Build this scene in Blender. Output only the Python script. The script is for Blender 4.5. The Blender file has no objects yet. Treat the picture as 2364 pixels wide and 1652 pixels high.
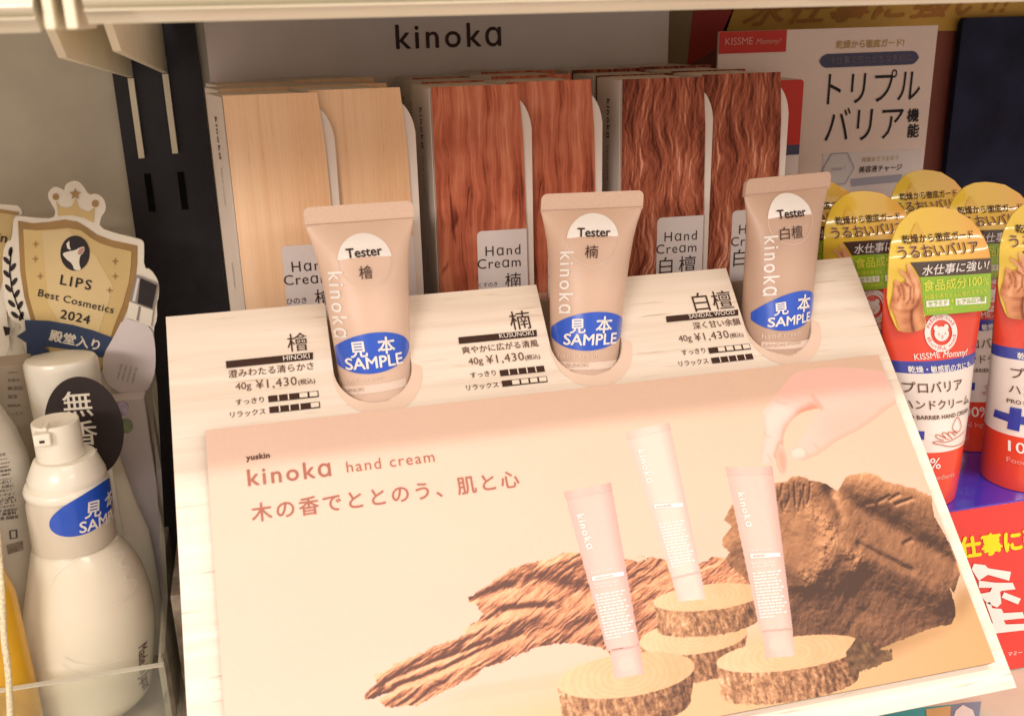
import bpy, math, random
import numpy as np
from mathutils import Vector, Matrix
from mathutils.geometry import delaunay_2d_cdt
random.seed(4)
SC = bpy.context.scene
COL = SC.collection
R = math.radians

# ------------------------------------------------------------------ camera
FPX, CX, CY = 2337.5, 1182.0, 826.0          # focal length and centre in photo pixels (photo 2364 wide)
TH, PSI, ROLL = 0.3283, -0.2408, -0.0240     # pitch down, yaw, roll
CAM = np.array([0.0362, -0.3621, 0.0985])
FW = np.array([-math.sin(PSI)*math.cos(TH), math.cos(PSI)*math.cos(TH), -math.sin(TH)])
_r = np.array([math.cos(PSI), math.sin(PSI), 0.0]); _u = np.cross(_r, FW)
RT = math.cos(ROLL)*_r + math.sin(ROLL)*_u
UP = -math.sin(ROLL)*_r + math.cos(ROLL)*_u
cd = bpy.data.cameras.new('camera'); cam = bpy.data.objects.new('camera', cd); COL.objects.link(cam)
cd.sensor_fit = 'HORIZONTAL'; cd.sensor_width = 36.0; cd.lens = FPX/2364*36.0
cd.clip_start = 0.01; cd.clip_end = 50
M = Matrix.Identity(4)
for i in range(3):
    M[i][0] = RT[i]; M[i][1] = UP[i]; M[i][2] = -FW[i]; M[i][3] = CAM[i]
cam.matrix_world = M
cd.dof.use_dof = True; cd.dof.focus_distance = 0.41; cd.dof.aperture_fstop = 20
SC.camera = cam

# ------------------------------------------------------------------ light
w = bpy.data.worlds.new('World'); SC.world = w; w.use_nodes = True
bg = w.node_tree.nodes['Background']; bg.inputs['Color'].default_value = (1.0, 0.82, 0.72, 1); bg.inputs['Strength'].default_value = 0.90
def area(name, loc, target, sx, sy, power, col):
    l = bpy.data.lights.new(name, 'AREA'); l.shape = 'RECTANGLE'; l.size = sx; l.size_y = sy; l.energy = power; l.color = col
    o = bpy.data.objects.new(name, l); COL.objects.link(o); o.location = loc
    o.rotation_euler = (Vector(target)-Vector(loc)).to_track_quat('-Z', 'Y').to_euler()
    return o
area('ceiling_strip_lamp', (0.10, -0.90, 1.52), (0.13, -0.08, -0.05), 1.3, 0.05, 18, (1.0, 0.875, 0.835))
area('aisle_strip_lamp', (0.40, -2.05, 1.85), (0.15, -0.02, 0.0), 1.4, 0.12, 14, (1.0, 0.87, 0.80))
area('far_strip_lamp', (2.2, -3.1, 1.45), (0.3, 0.0, 0.0), 3.6, 0.14, 34, (1.0, 0.90, 0.80))
area('left_fill_light', (-1.0, -1.5, 0.62), (-.06, .06, -.06), 0.7, 0.25, 16, (1.0, 0.88, 0.79))  # added fill without a seen source, brightens the pump bottle and left wall
SC.view_settings.view_transform = 'Standard'; SC.view_settings.look = 'None'
SC.view_settings.exposure = 0.0; SC.view_settings.gamma = 1.0; SC.view_settings.use_curve_mapping = False

# ------------------------------------------------------------------ helpers: photo point -> point on a real plane
def ray(p):
    return FW + (p[0]-CX)/FPX*RT - (p[1]-CY)/FPX*UP
class Plane:
    def __init__(s, o, ex, ey):
        s.o = np.array(o, float); s.ex = np.array(ex, float); s.ey = np.array(ey, float)
        s.ex /= np.linalg.norm(s.ex); s.ey /= np.linalg.norm(s.ey); s.n = np.cross(s.ex, s.ey)
    def uv(s, p, h=0.0):
        d = ray(p); o = s.o + s.n*h
        t = ((o-CAM) @ s.n)/(d @ s.n); q = CAM + t*d - o
        return (float(q @ s.ex), float(q @ s.ey))
    def __call__(s, u, v, h=0.0):
        return s.o + s.ex*u + s.ey*v + s.n*h
def wall(y): return Plane((0, y, 0), (1, 0, 0), (0, 0, 1))
def on(pl, pts, zf=None):
    return [pl.uv(zf(*p) if zf else p) for p in pts]
def zoom(x0, y0, s): return lambda x, y: (x0+x/s, y0+y/s)

# ------------------------------------------------------------------ materials
def lin(c): return tuple(((x/255)/12.92 if x/255 <= 0.04045 else ((x/255+0.055)/1.055)**2.4) for x in c)
MATS = {}
def mat(name, col, rough=0.55, spec=0.4, coat=0.0, var=0.06, vscale=60, bump=0.0, bscale=900, metal=0.0, trans=0.0, sss=0.0):
    if name in MATS: return MATS[name]
    m = bpy.data.materials.new(name); MATS[name] = m; m.use_nodes = True
    nt = m.node_tree; b = nt.nodes['Principled BSDF']
    b.inputs['Roughness'].default_value = rough; b.inputs['Specular IOR Level'].default_value = spec
    b.inputs['Coat Weight'].default_value = coat; b.inputs['Coat Roughness'].default_value = 0.06
    b.inputs['Metallic'].default_value = metal; b.inputs['Transmission Weight'].default_value = trans
    if sss: b.inputs['Subsurface Weight'].default_value = sss; b.inputs['Subsurface Radius'].default_value = (.01, .007, .005); b.inputs['Subsurface Scale'].default_value = 0.6
    tc = nt.nodes.new('ShaderNodeTexCoord')
    if var:
        n = nt.nodes.new('ShaderNodeTexNoise'); n.inputs['Scale'].default_value = vscale; n.inputs['Detail'].default_value = 5
        nt.links.new(tc.outputs['Object'], n.inputs['Vector'])
        r = nt.nodes.new('ShaderNodeValToRGB')
        r.color_ramp.elements[0].position = .3; r.color_ramp.elements[1].position = .7
        r.color_ramp.elements[0].color = (*[c*(1-var) for c in col], 1); r.color_ramp.elements[1].color = (*[min(1, c*(1+var)) for c in col], 1)
        nt.links.new(n.outputs['Fac'], r.inputs['Fac']); nt.links.new(r.outputs['Color'], b.inputs['Base Color'])
    else: b.inputs['Base Color'].default_value = (*col, 1)
    if bump:
        n2 = nt.nodes.new('ShaderNodeTexNoise'); n2.inputs['Scale'].default_value = bscale; n2.inputs['Detail'].default_value = 3
        nt.links.new(tc.outputs['Object'], n2.inputs['Vector'])
        bp = nt.nodes.new('ShaderNodeBump'); bp.inputs['Strength'].default_value = bump; bp.inputs['Distance'].default_value = 0.001
        nt.links.new(n2.outputs['Fac'], bp.inputs['Height']); nt.links.new(bp.outputs['Normal'], b.inputs['Normal'])
    return m
def wood(name, stops, sx, sz, dist=0.0, streak=None, streak_scale=(900, 900, 8), streak_pos=(.62, .72), rough=.6, axis='z', detail=8):
    """printed wood grain: noise stretched along the grain, a colour ramp and fine dark streaks"""
    if name in MATS: return MATS[name]
    m = bpy.data.materials.new(name); MATS[name] = m; m.use_nodes = True
    nt = m.node_tree; b = nt.nodes['Principled BSDF']; b.inputs['Roughness'].default_value = rough; b.inputs['Specular IOR Level'].default_value = .3
    tc = nt.nodes.new('ShaderNodeTexCoord')
    def noise(scale, dd, d=0.0):
        mp = nt.nodes.new('ShaderNodeMapping'); mp.inputs['Scale'].default_value = scale
        n = nt.nodes.new('ShaderNodeTexNoise'); n.inputs['Scale'].default_value = 1; n.inputs['Detail'].default_value = dd; n.inputs['Distortion'].default_value = d
        nt.links.new(tc.outputs['Object'], mp.inputs['Vector']); nt.links.new(mp.outputs['Vector'], n.inputs['Vector']); return n
    sc = (sx, 1, sz) if axis == 'z' else (sz, 1, sx) if axis == 'x' else (sz, sx, sx)
    n = noise(sc, detail, dist)
    r = nt.nodes.new('ShaderNodeValToRGB'); els = r.color_ramp.elements
    els[0].position, els[0].color = stops[0][0], (*stops[0][1], 1)
    els[1].position, els[1].color = stops[-1][0], (*stops[-1][1], 1)
    for p, c in stops[1:-1]:
        e = els.new(p); e.color = (*c, 1)
    nt.links.new(n.outputs['Fac'], r.inputs['Fac']); out = r.outputs['Color']
    if streak:
        n2 = noise(streak_scale, 4, .3)
        r2 = nt.nodes.new('ShaderNodeValToRGB'); r2.color_ramp.elements[0].position, r2.color_ramp.elements[1].position = streak_pos
        mx = nt.nodes.new('ShaderNodeMix'); mx.data_type = 'RGBA'
        nt.links.new(n2.outputs['Fac'], r2.inputs['Fac'])
        nt.links.new(r2.outputs['Color'], mx.inputs[0]); nt.links.new(out, mx.inputs[6]); mx.inputs[7].default_value = (*streak, 1)
        out = mx.outputs[2]
    nt.links.new(out, b.inputs['Base Color'])
    return m
def glass(name, tint=(.93, .95, .9), rough=.02):
    if name in MATS: return MATS[name]
    m = bpy.data.materials.new(name); MATS[name] = m; m.use_nodes = True
    nt = m.node_tree; b = nt.nodes['Principled BSDF']
    n = nt.nodes.new('ShaderNodeTexNoise'); n.inputs['Scale'].default_value = 40
    mr = nt.nodes.new('ShaderNodeMapRange'); mr.inputs[3].default_value = rough; mr.inputs[4].default_value = rough+.05
    nt.links.new(n.outputs['Fac'], mr.inputs[0]); nt.links.new(mr.outputs[0], b.inputs['Roughness'])
    b.inputs['Base Color'].default_value = (*tint, 1); b.inputs['Transmission Weight'].default_value = .96; b.inputs['IOR'].default_value = 1.2
    return m

# ------------------------------------------------------------------ mesh building
class MB:
    def __init__(s): s.v = []; s.f = []; s.fm = []; s.mats = []
    def mi(s, m):
        if m not in s.mats: s.mats.append(m)
        return s.mats.index(m)
    def add(s, vs, fs, m):
        k = len(s.v); i = s.mi(m); s.v += [tuple(map(float, p)) for p in vs]
        for f in fs: s.f.append(tuple(k+j for j in f)); s.fm.append(i)
    def box(s, lo, hi, m):
        x0, y0, z0 = lo; x1, y1, z1 = hi
        s.add([(x0,y0,z0),(x1,y0,z0),(x1,y1,z0),(x0,y1,z0),(x0,y0,z1),(x1,y0,z1),(x1,y1,z1),(x0,y1,z1)],
              [(0,3,2,1),(4,5,6,7),(0,1,5,4),(1,2,6,5),(2,3,7,6),(3,0,4,7)], m)
    def build(s, name, parent=None, smooth=False, bevel=0.0, autosmooth=None):
        org = Vector((0, 0, 0))
        if parent is not None:
            p = parent
            while p is not None: org += Vector(p.location); p = p.parent
        me = bpy.data.meshes.new(name)
        me.from_pydata([(x-org.x, y-org.y, z-org.z) for x, y, z in s.v], [], s.f)
        for m in s.mats: me.materials.append(m)
        me.polygons.foreach_set('material_index', s.fm)
        if smooth: me.polygons.foreach_set('use_smooth', [True]*len(s.f))
        me.update()
        if smooth: me.set_sharp_from_angle(angle=R(38))
        o = bpy.data.objects.new(name, me); COL.objects.link(o)
        if parent is not None: o.parent = parent
        if bevel:
            b = o.modifiers.new('b', 'BEVEL'); b.width = bevel; b.segments = 3; b.limit_method = 'ANGLE'; b.angle_limit = R(40)
        return o
def inside(pt, poly):
    x, y = pt; c = False; n = len(poly); j = n-1
    for i in range(n):
        xi, yi = poly[i]; xj, yj = poly[j]
        if (yi > y) != (yj > y) and x < (xj-xi)*(y-yi)/(yj-yi)+xi: c = not c
        j = i
    return c
def tri(poly, holes=(), grid=0.0):
    V = []; Ed = []
    for lp in [poly]+list(holes):
        k = len(V); V += [Vector(p) for p in lp]; Ed += [(k+i, k+(i+1) % len(lp)) for i in range(len(lp))]
    if grid:
        xs = [p[0] for p in poly]; ys = [p[1] for p in poly]
        x = min(xs)+grid/2
        while x < max(xs):
            y = min(ys)+grid/2
            while y < max(ys):
                if inside((x, y), poly): V.append(Vector((x+random.uniform(-.05,.05)*grid, y+random.uniform(-.05,.05)*grid)))
                y += grid
            x += grid
    r = delaunay_2d_cdt(V, Ed, [], 1, 1e-7)
    vs = [tuple(p) for p in r[0]]; fs = []
    for f in r[2]:
        c = (sum(vs[i][0] for i in f)/len(f), sum(vs[i][1] for i in f)/len(f))
        if not inside(c, poly) or any(inside(c, h) for h in holes): continue
        a = sum(vs[f[i]][0]*vs[f[(i+1) % len(f)]][1]-vs[f[(i+1) % len(f)]][0]*vs[f[i]][1] for i in range(len(f)))
        fs.append(tuple(f) if a > 0 else tuple(reversed(f)))
    return vs, fs
def sheet(mb, S, poly, h, m, holes=(), grid=0.0):
    vs, fs = tri(poly, holes, grid)
    mb.add([S(u, v, h) for u, v in vs], fs, m)
def slab(mb, S, poly, h0, h1, m, holes=(), edge=None, grid=0.0):
    vs, fs = tri(poly, holes, grid)
    mb.add([S(u, v, h1) for u, v in vs], fs, m)
    mb.add([S(u, v, h0) for u, v in vs], [tuple(reversed(f)) for f in fs], edge or m)
    for lp in [poly]+list(holes):
        n = len(lp)
        a = sum(lp[i][0]*lp[(i+1) % n][1]-lp[(i+1) % n][0]*lp[i][1] for i in range(n))
        L = list(lp) if (a > 0) == (lp is poly) else list(reversed(lp))
        mb.add([S(u, v, h0) for u, v in L]+[S(u, v, h1) for u, v in L], [(i, (i+1) % n, n+(i+1) % n, n+i) for i in range(n)], edge or m)
_tc = {}
def glyphs(s, bold=0.0, space=1.0, res=3):
    k = (s, bold, space, res)
    if k in _tc: return _tc[k]
    c = bpy.data.curves.new('t', 'FONT'); c.body = s; c.offset = bold; c.space_character = space; c.resolution_u = res
    o = bpy.data.objects.new('t', c); me = bpy.data.meshes.new_from_object(o)
    v = [(p.co.x, p.co.y) for p in me.vertices]; f = []
    for p in me.polygons:
        q = list(p.vertices)
        a = sum(v[q[i]][0]*v[q[(i+1) % len(q)]][1]-v[q[(i+1) % len(q)]][0]*v[q[i]][1] for i in range(len(q)))
        f.append(tuple(q) if a > 0 else tuple(reversed(q)))
    bpy.data.objects.remove(o); bpy.data.curves.remove(c); bpy.data.meshes.remove(me)
    _tc[k] = (v, f); return v, f
def text(mb, S, s, a, b, h, m, bold=0.0, space=1.0, sy=1.0, shear=0.0, level=False, subdiv=0.0):
    """lay text so that its ink runs from a to b (baseline) on surface S"""
    v, f = glyphs(s, 0.0, space)
    if not v: return
    if bold > .004:            # heavier weight: the same letters again, shifted by a hair, each on its own level
        ax0, ay0 = a; bx0_, by0_ = b
        if level: ay0 = by0_ = (ay0+by0_)/2
        xs_ = [p[0] for p in v]; em = math.hypot(bx0_-ax0, by0_-ay0)/(max(xs_)-min(xs_)); e = bold*em
        ux, uy = (bx0_-ax0)/math.hypot(bx0_-ax0, by0_-ay0), (by0_-ay0)/math.hypot(bx0_-ax0, by0_-ay0)
        for j, (dx, dy) in enumerate(((-1, 0), (1, 0), (0, -1), (0, 1))):
            ox, oy = (dx*ux-dy*uy)*e, (dx*uy+dy*ux)*e
            text(mb, S, s, (ax0+ox, ay0+oy), (bx0_+ox, by0_+oy), h-.00001*(j+1), m, 0.0, space, sy, shear)
    x0 = min(p[0] for p in v); x1 = max(p[0] for p in v)
    ax, ay = a; bx, by = b
    if level: ay = by = (ay+by)/2
    d = math.hypot(bx-ax, by-ay); k = d/(x1-x0); c, n = (bx-ax)/d, (by-ay)/d
    P = []
    for x, y in v:
        X = (x-x0)*k + y*k*sy*shear; Y = y*k*sy
        P.append((ax+X*c-Y*n, ay+X*n+Y*c))
    mb.add([S(u, w_, h) for u, w_ in P], f, m)
def stroke(mb, S, pts, wd, h, m, closed=False):
    P = [np.array(p, float) for p in pts]; n = len(P); L = []; Rr = []
    for i in range(n):
        a = P[i-1] if (i or closed) else P[i]; b = P[(i+1) % n] if (i < n-1 or closed) else P[i]
        d = b-a; d /= max(1e-9, np.hypot(*d)); q = np.array([-d[1], d[0]])*wd/2
        L.append(P[i]+q); Rr.append(P[i]-q)
    k = n if closed else n-1
    mb.add([S(*p, h) for p in L]+[S(*p, h) for p in Rr], [(n+i, n+(i+1) % n, (i+1) % n, i) for i in range(k)], m)
def ell(c, rx, ry, n=40, a0=0.0, a1=2*math.pi, rot=0.0):
    full = abs(a1-a0) > 6.28; k = n if full else n+1; out = []
    for i in range(k):
        a = a0+(a1-a0)*i/n; x, y = rx*math.cos(a), ry*math.sin(a)
        out.append((c[0]+x*math.cos(rot)-y*math.sin(rot), c[1]+x*math.sin(rot)+y*math.cos(rot)))
    return out
def rrect(x0, y0, x1, y1, r, n=5, corners=(1, 1, 1, 1)):
    out = []
    for (cx, cy, a, on_) in ((x1-r, y1-r, 0, corners[0]), (x0+r, y1-r, 90, corners[1]), (x0+r, y0+r, 180, corners[2]), (x1-r, y0+r, 270, corners[3])):
        if on_: out += [(cx+r*math.cos(R(a+90*i/n)), cy+r*math.sin(R(a+90*i/n))) for i in range(n+1)]
        else: out.append((cx+r*(1 if a in (0, 270) else -1), cy+r*(1 if a in (0, 90) else -1)))
    return out
def smooth_poly(pts, it=2):
    P = list(pts)
    for _ in range(it):
        Q = []
        for i in range(len(P)):
            a, b = P[i], P[(i+1) % len(P)]
            Q += [(.75*a[0]+.25*b[0], .75*a[1]+.25*b[1]), (.25*a[0]+.75*b[0], .25*a[1]+.75*b[1])]
        P = Q
    return P
def smooth_line(pts, it=2):
    P = list(pts)
    for _ in range(it):
        Q = [P[0]]
        for i in range(len(P)-1):
            a, b = P[i], P[i+1]
            Q += [(.75*a[0]+.25*b[0], .75*a[1]+.25*b[1]), (.25*a[0]+.75*b[0], .25*a[1]+.75*b[1])]
        P = Q+[P[-1]]
    return P
def lathe(mb, c, prof, m, n=48, sy=1.0, cap=True, fn=None):
    """rings (radius, z[, x offset]) round a vertical axis; sy squashes depth"""
    V = []; F = []
    for q in prof:
        r, z = q[0], q[1]; ox = q[2] if len(q) > 2 else 0
        for i in range(n):
            a = 2*math.pi*i/n; V.append((c[0]+ox+r*math.cos(a), c[1]+r*sy*math.sin(a), z))
    for k in range(len(prof)-1):
        for i in range(n):
            j = (i+1) % n; F.append((k*n+i, k*n+j, (k+1)*n+j, (k+1)*n+i) if prof[-1][1] > prof[0][1] else (k*n+j, k*n+i, (k+1)*n+i, (k+1)*n+j))
    if cap:
        F.append(tuple(range(n))[::-1]); F.append(tuple((len(prof)-1)*n+i for i in range(n)))
    mb.add(V, F, m)
def thing(name, label, cat, loc, group=None):
    o = bpy.data.objects.new(name, None); COL.objects.link(o); o.location = loc; o.empty_display_size = .01
    o['label'] = label; o['category'] = cat
    if group: o['group'] = group
    return o
def tag(o, label, cat, group=None):
    o['label'] = label; o['category'] = cat
    if group: o['group'] = group
    return o
def structure(o): o['kind'] = 'structure'; return o
def copy_thing(src, loc, label):
    c = src.copy(); COL.objects.link(c); c.location = loc; c['label'] = label
    def rec(a, b):
        for ch in a.children:
            k = ch.copy(); COL.objects.link(k); k.parent = b; rec(ch, k)
    rec(src, c); return c
def project(q):
    d = np.asarray(q)-CAM; z = d @ FW
    return np.array([CX+FPX*(d @ RT)/z, CY-FPX*(d @ UP)/z])
def solve(S, p, g=(0.0, 0.0), it=14):
    """surface coordinates (u, v) of the point of S seen at photo point p"""
    u, v = g; p = np.array(p, float); e = 2e-5
    for _ in range(it):
        a = project(S(u, v)); r = p-a
        ju = (project(S(u+e, v))-a)/e; jv = (project(S(u, v+e))-a)/e
        det = ju[0]*jv[1]-jv[0]*ju[1]
        if abs(det) < 1e-3: break
        du = (r[0]*jv[1]-jv[0]*r[1])/det; dv = (ju[0]*r[1]-r[0]*ju[1])/det
        k = min(1.0, .004/max(1e-9, math.hypot(du, dv))); u += du*k; v += dv*k
        if abs(du)+abs(dv) < 1e-7: break
    return (u, v)

def vnoise(x, y, seed):
    rs = np.random.RandomState(seed); T = rs.rand(64, 64)
    xi = np.floor(x).astype(int); yi = np.floor(y).astype(int); fx = x-xi; fy = y-yi
    fx = fx*fx*(3-2*fx); fy = fy*fy*(3-2*fy)
    a = T[xi % 64, yi % 64]; b = T[(xi+1) % 64, yi % 64]; c = T[xi % 64, (yi+1) % 64]; d = T[(xi+1) % 64, (yi+1) % 64]
    return (a*(1-fx)+b*fx)*(1-fy)+(c*(1-fx)+d*fx)*fy
def fbm(x, y, seed, octv=5, g=.55):
    s = 0; a = 1; n = 0
    for i in range(octv): s = s+a*vnoise(x*2**i, y*2**i, seed+i); n += a; a *= g
    return s/n
def inpoly(X, Y, poly):
    c = np.zeros(X.shape, bool); n = len(poly); j = n-1
    for i in range(n):
        xi, yi = poly[i]; xj, yj = poly[j]
        if yi != yj: c ^= ((yi > Y) != (yj > Y)) & (X < (xj-xi)*(Y-yi)/(yj-yi)+xi)
        j = i
    return c
def grid_mesh(name, Pts, C, m, parent):
    """a fine grid with one printed colour per point"""
    ny, nx = C.shape[:2]; me = bpy.data.meshes.new(name); idx = np.arange(nx*ny).reshape(ny, nx)
    f = np.stack([idx[:-1, :-1], idx[:-1, 1:], idx[1:, 1:], idx[1:, :-1]], -1).reshape(-1, 4)
    org = np.zeros(3); p = parent
    while p is not None: org += np.array(p.location); p = p.parent
    me.vertices.add(nx*ny); me.vertices.foreach_set('co', (Pts.reshape(-1, 3)-org).ravel())
    me.loops.add(f.size); me.loops.foreach_set('vertex_index', f.ravel().astype(np.int32))
    me.polygons.add(len(f)); me.polygons.foreach_set('loop_start', np.arange(0, f.size, 4, dtype=np.int32))
    me.update(calc_edges=True)
    ca = me.color_attributes.new('print', 'FLOAT_COLOR', 'POINT')
    ca.data.foreach_set('color', np.concatenate([np.clip(C, 0, 1).reshape(-1, 3), np.ones((nx*ny, 1))], 1).astype(np.float32).ravel())
    me.materials.append(m); o = bpy.data.objects.new(name, me); COL.objects.link(o); o.parent = parent
    return o
def print_mat(name, rough, spec):
    m = bpy.data.materials.new(name); m.use_nodes = True; nt = m.node_tree; b = nt.nodes['Principled BSDF']
    b.inputs['Roughness'].default_value = rough; b.inputs['Specular IOR Level'].default_value = spec
    at = nt.nodes.new('ShaderNodeVertexColor'); at.layer_name = 'print'
    nt.links.new(at.outputs['Color'], b.inputs['Base Color']); return m
def ramp(s, cols):
    k = np.linspace(0, 1, len(cols)); cc = np.array([lin(c) for c in cols])
    return np.stack([np.interp(s, k, cc[:, i]) for i in range(3)], -1)

# ------------------------------------------------------------------ palette
white = mat('white_plastic', (.80, .78, .74), .35, .5, var=.03)
paper = mat('white_card', (.78, .74, .70), .6, .3, var=.03)
cream = mat('cream_metal', (.74, .67, .50), .38, .5, var=.04)
ink = mat('dark_brown_ink', lin((62, 42, 34)), .6, .2, var=.1)
black_ink = mat('black_ink', lin((30, 26, 28)), .6, .2, var=.1)
brown_ink = mat('brown_ink', lin((98, 66, 52)), .6, .2, var=.08)
rose_ink = mat('rose_ink', lin((160, 102, 86)), .6, .2, var=.06)
white_ink = mat('white_ink', (.80, .77, .73), .5, .3, var=.03)
gold_ink = mat('gold_ink', lin((170, 140, 70)), .5, .4, var=.1)
red_ink = mat('red_print', (.62, .045, .03), .3, .5, coat=.3, var=.05)
blue_ink = mat('blue_print', (.035, .05, .33), .3, .5, coat=.3, var=.06)
sample_blue = mat('sample_sticker_blue', (.012, .085, .55), .28, .5, coat=.4, var=.05)
navy = mat('navy_print', (.035, .036, .085), .45, .4, var=.12)
DECK = -0.187

# ------------------------------------------------------------------ shelf fixture: deck, back wall, post, upper shelves
deck_m = mat('shelf_deck_paint', (.56, .50, .39), .45, .4, var=.06, bump=.05)
mb = MB(); mb.box((-.6, -.20, DECK-.03), (.9, .17, DECK), deck_m)
mb.box((-.6, -.204, DECK-.045), (.9, -.2003, DECK+.004), cream)
structure(mb.build('shelf_deck', bevel=.001))
wall_m = mat('back_wall_paint', (.58, .54, .45), .7, .2, var=.05, bump=.06)
mb = MB(); mb.box((-.6, .1535, DECK), (.9, .165, .30), wall_m)
structure(mb.build('back_wall'))

pt = thing('shelf_upright', 'black slotted steel upright between the grey wall panel and the wooden cartons', 'upright post', (-.004, .15, DECK))
black = mat('black_powder_coat', (.018, .017, .022), .5, .35, var=.25, bump=.08)
mb = MB(); mb.box((-.0236, .150, DECK), (.0153, .1532, .30), black); mb.build('post', pt)
slot_m = mat('slot_shadow', (.004, .004, .005), .8, .1, var=0)
mb = MB()
for k in range(1):
    z = .030-k*.036
    for x in (-.0159, -.0008): mb.box((x, .1492, z-.018), (x+.003, .1499, z), slot_m)
mb.build('slots', pt)

def rail(x0, x1, mb, m, prof):
    V = []; n = len(prof)
    for x in (x0, x1): V += [(x, y, z) for y, z in prof]
    F = [(i, n+i, n+(i+1) % n, (i+1) % n) for i in range(n)]+[tuple(range(n))[::-1], tuple(range(n, 2*n))]
    mb.add(V, F, m)
rail_m = mat('ivory_price_rail', (.62, .57, .43), .2, .7, coat=.7, var=.03)
def upper_shelf(label, x0, x1, zb, bx, bx_w):
    t = thing('upper_shelf', label, 'shelf', ((x0+x1)/2, .0, zb), 'shelves above the display')
    mb = MB(); mb.box((x0, -.114, zb+.002), (x1, .149, zb+.012), cream); mb.build('shelf_board', t, bevel=.0008)
    mb = MB()
    arc = [(-.1215-.0016*math.sin(math.pi*i/6), zb+.0011+.0012*i/6) for i in range(7)]
    arc2 = [(-.1218-.0022*math.sin(math.pi*i/8), zb+.0025+.0032*i/8) for i in range(9)]
    rail(x0, x1, mb, rail_m, [(-.1142, zb-.0004), (-.1188, zb-.0010), (-.1196, zb-.0002)]+arc+arc2+[(-.1212, zb+.0062), (-.1212, zb+.034), (-.1142, zb+.034)][::1])
    mb.build('price_rail', t, smooth=True)
    mb = MB()
    pr = [(-.0475, zb+.0018), (-.0300, zb-.0088), (.148, zb-.0235), (.148, zb+.0018)]
    slab(mb, lambda u, v, h: (bx+h, u, v), pr, 0, .0024, cream); o = mb.build('bracket', t, bevel=.0003)
    mb = MB(); mb.box((bx-.0001, .1462, zb-.0600), (bx+.0025, .1493, zb-.0238), cream); mb.build('hook_plate', t)
    return t
upper_shelf('ivory metal shelf with ridged price rail running over the wooden carton display', .0045, .75, .0992, -.0015, 0)
upper_shelf('ivory metal shelf end at the upper left, over the grey wall panel', -.55, -.0052, .0978, -.0168, 0)
mb = MB()
for a, b in ((-.0038, -.0018), (.0003, .0026)): mb.box((a, -.1215, .0972), (b, -.090, .125), cream)
tag(mb.build('shelf_joint_clip', bevel=.0005), 'two narrow ivory tabs in the gap between the two upper shelves', 'shelf clip')

# ------------------------------------------------------------------ header card behind the cartons
H = wall(.12)
hc = thing('header_card', 'wide grey white header card with a dark brand word standing behind the cartons', 'display card', (.128, .12, DECK))
card_m = mat('header_card_paper', (.66, .59, .56), .65, .25, var=.03)
mb = MB(); mb.box((.0203, .1200, DECK), (.2368, .1215, .0985), card_m); mb.build('card_sheet', hc)
mb = MB(); z2 = zoom(780, 0, 2.864)
text(mb, H, 'kinokɑ', H.uv(z2(388, 320)), H.uv(z2(1078, 306)), .0003, ink, bold=.012, space=1.22, level=True)
mb.build('lettering', hc)

# ------------------------------------------------------------------ wood grain carton display
hinoki = wood('hinoki_print', [(.28, (.62, .36, .18)), (.48, (.74, .47, .27)), (.60, (.78, .54, .33)), (.75, (.66, .39, .18))], 55, .9, .1,
              streak=(.46, .25, .10), streak_scale=(1100, 1, 26), streak_pos=(.66, .90))
kusu = wood('camphor_print', [(.30, (.36, .12, .07)), (.42, (.50, .20, .125)), (.55, (.58, .27, .175)), (.72, (.66, .35, .24))], 150, 5, .6,
            streak=(.24, .07, .035), streak_scale=(420, 1, 14), streak_pos=(.62, .80))
sandal = wood('sandalwood_print', [(.33, (.13, .04, .022)), (.43, (.30, .105, .06)), (.52, (.46, .185, .115)), (.62, (.56, .26, .17)), (.74, (.76, .44, .32))], 105, 14, 1.7,
              streak=(.10, .03, .015), streak_scale=(240, 1, 22), streak_pos=(.60, .76))
edge_m = mat('carton_board', (.70, .60, .52), .6, .3, var=.04)
spine_m = mat('carton_spine', (.68, .60, .54), .6, .3, var=.03)
plate_m = mat('carton_name_plate', (.66, .61, .60), .55, .3, var=.02)
dark_in = mat('carton_gap', (.10, .05, .03), .8, .1, var=.1)
BH = 0.130; ZB = -0.0575    # carton height and the ledge they stand on
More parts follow.
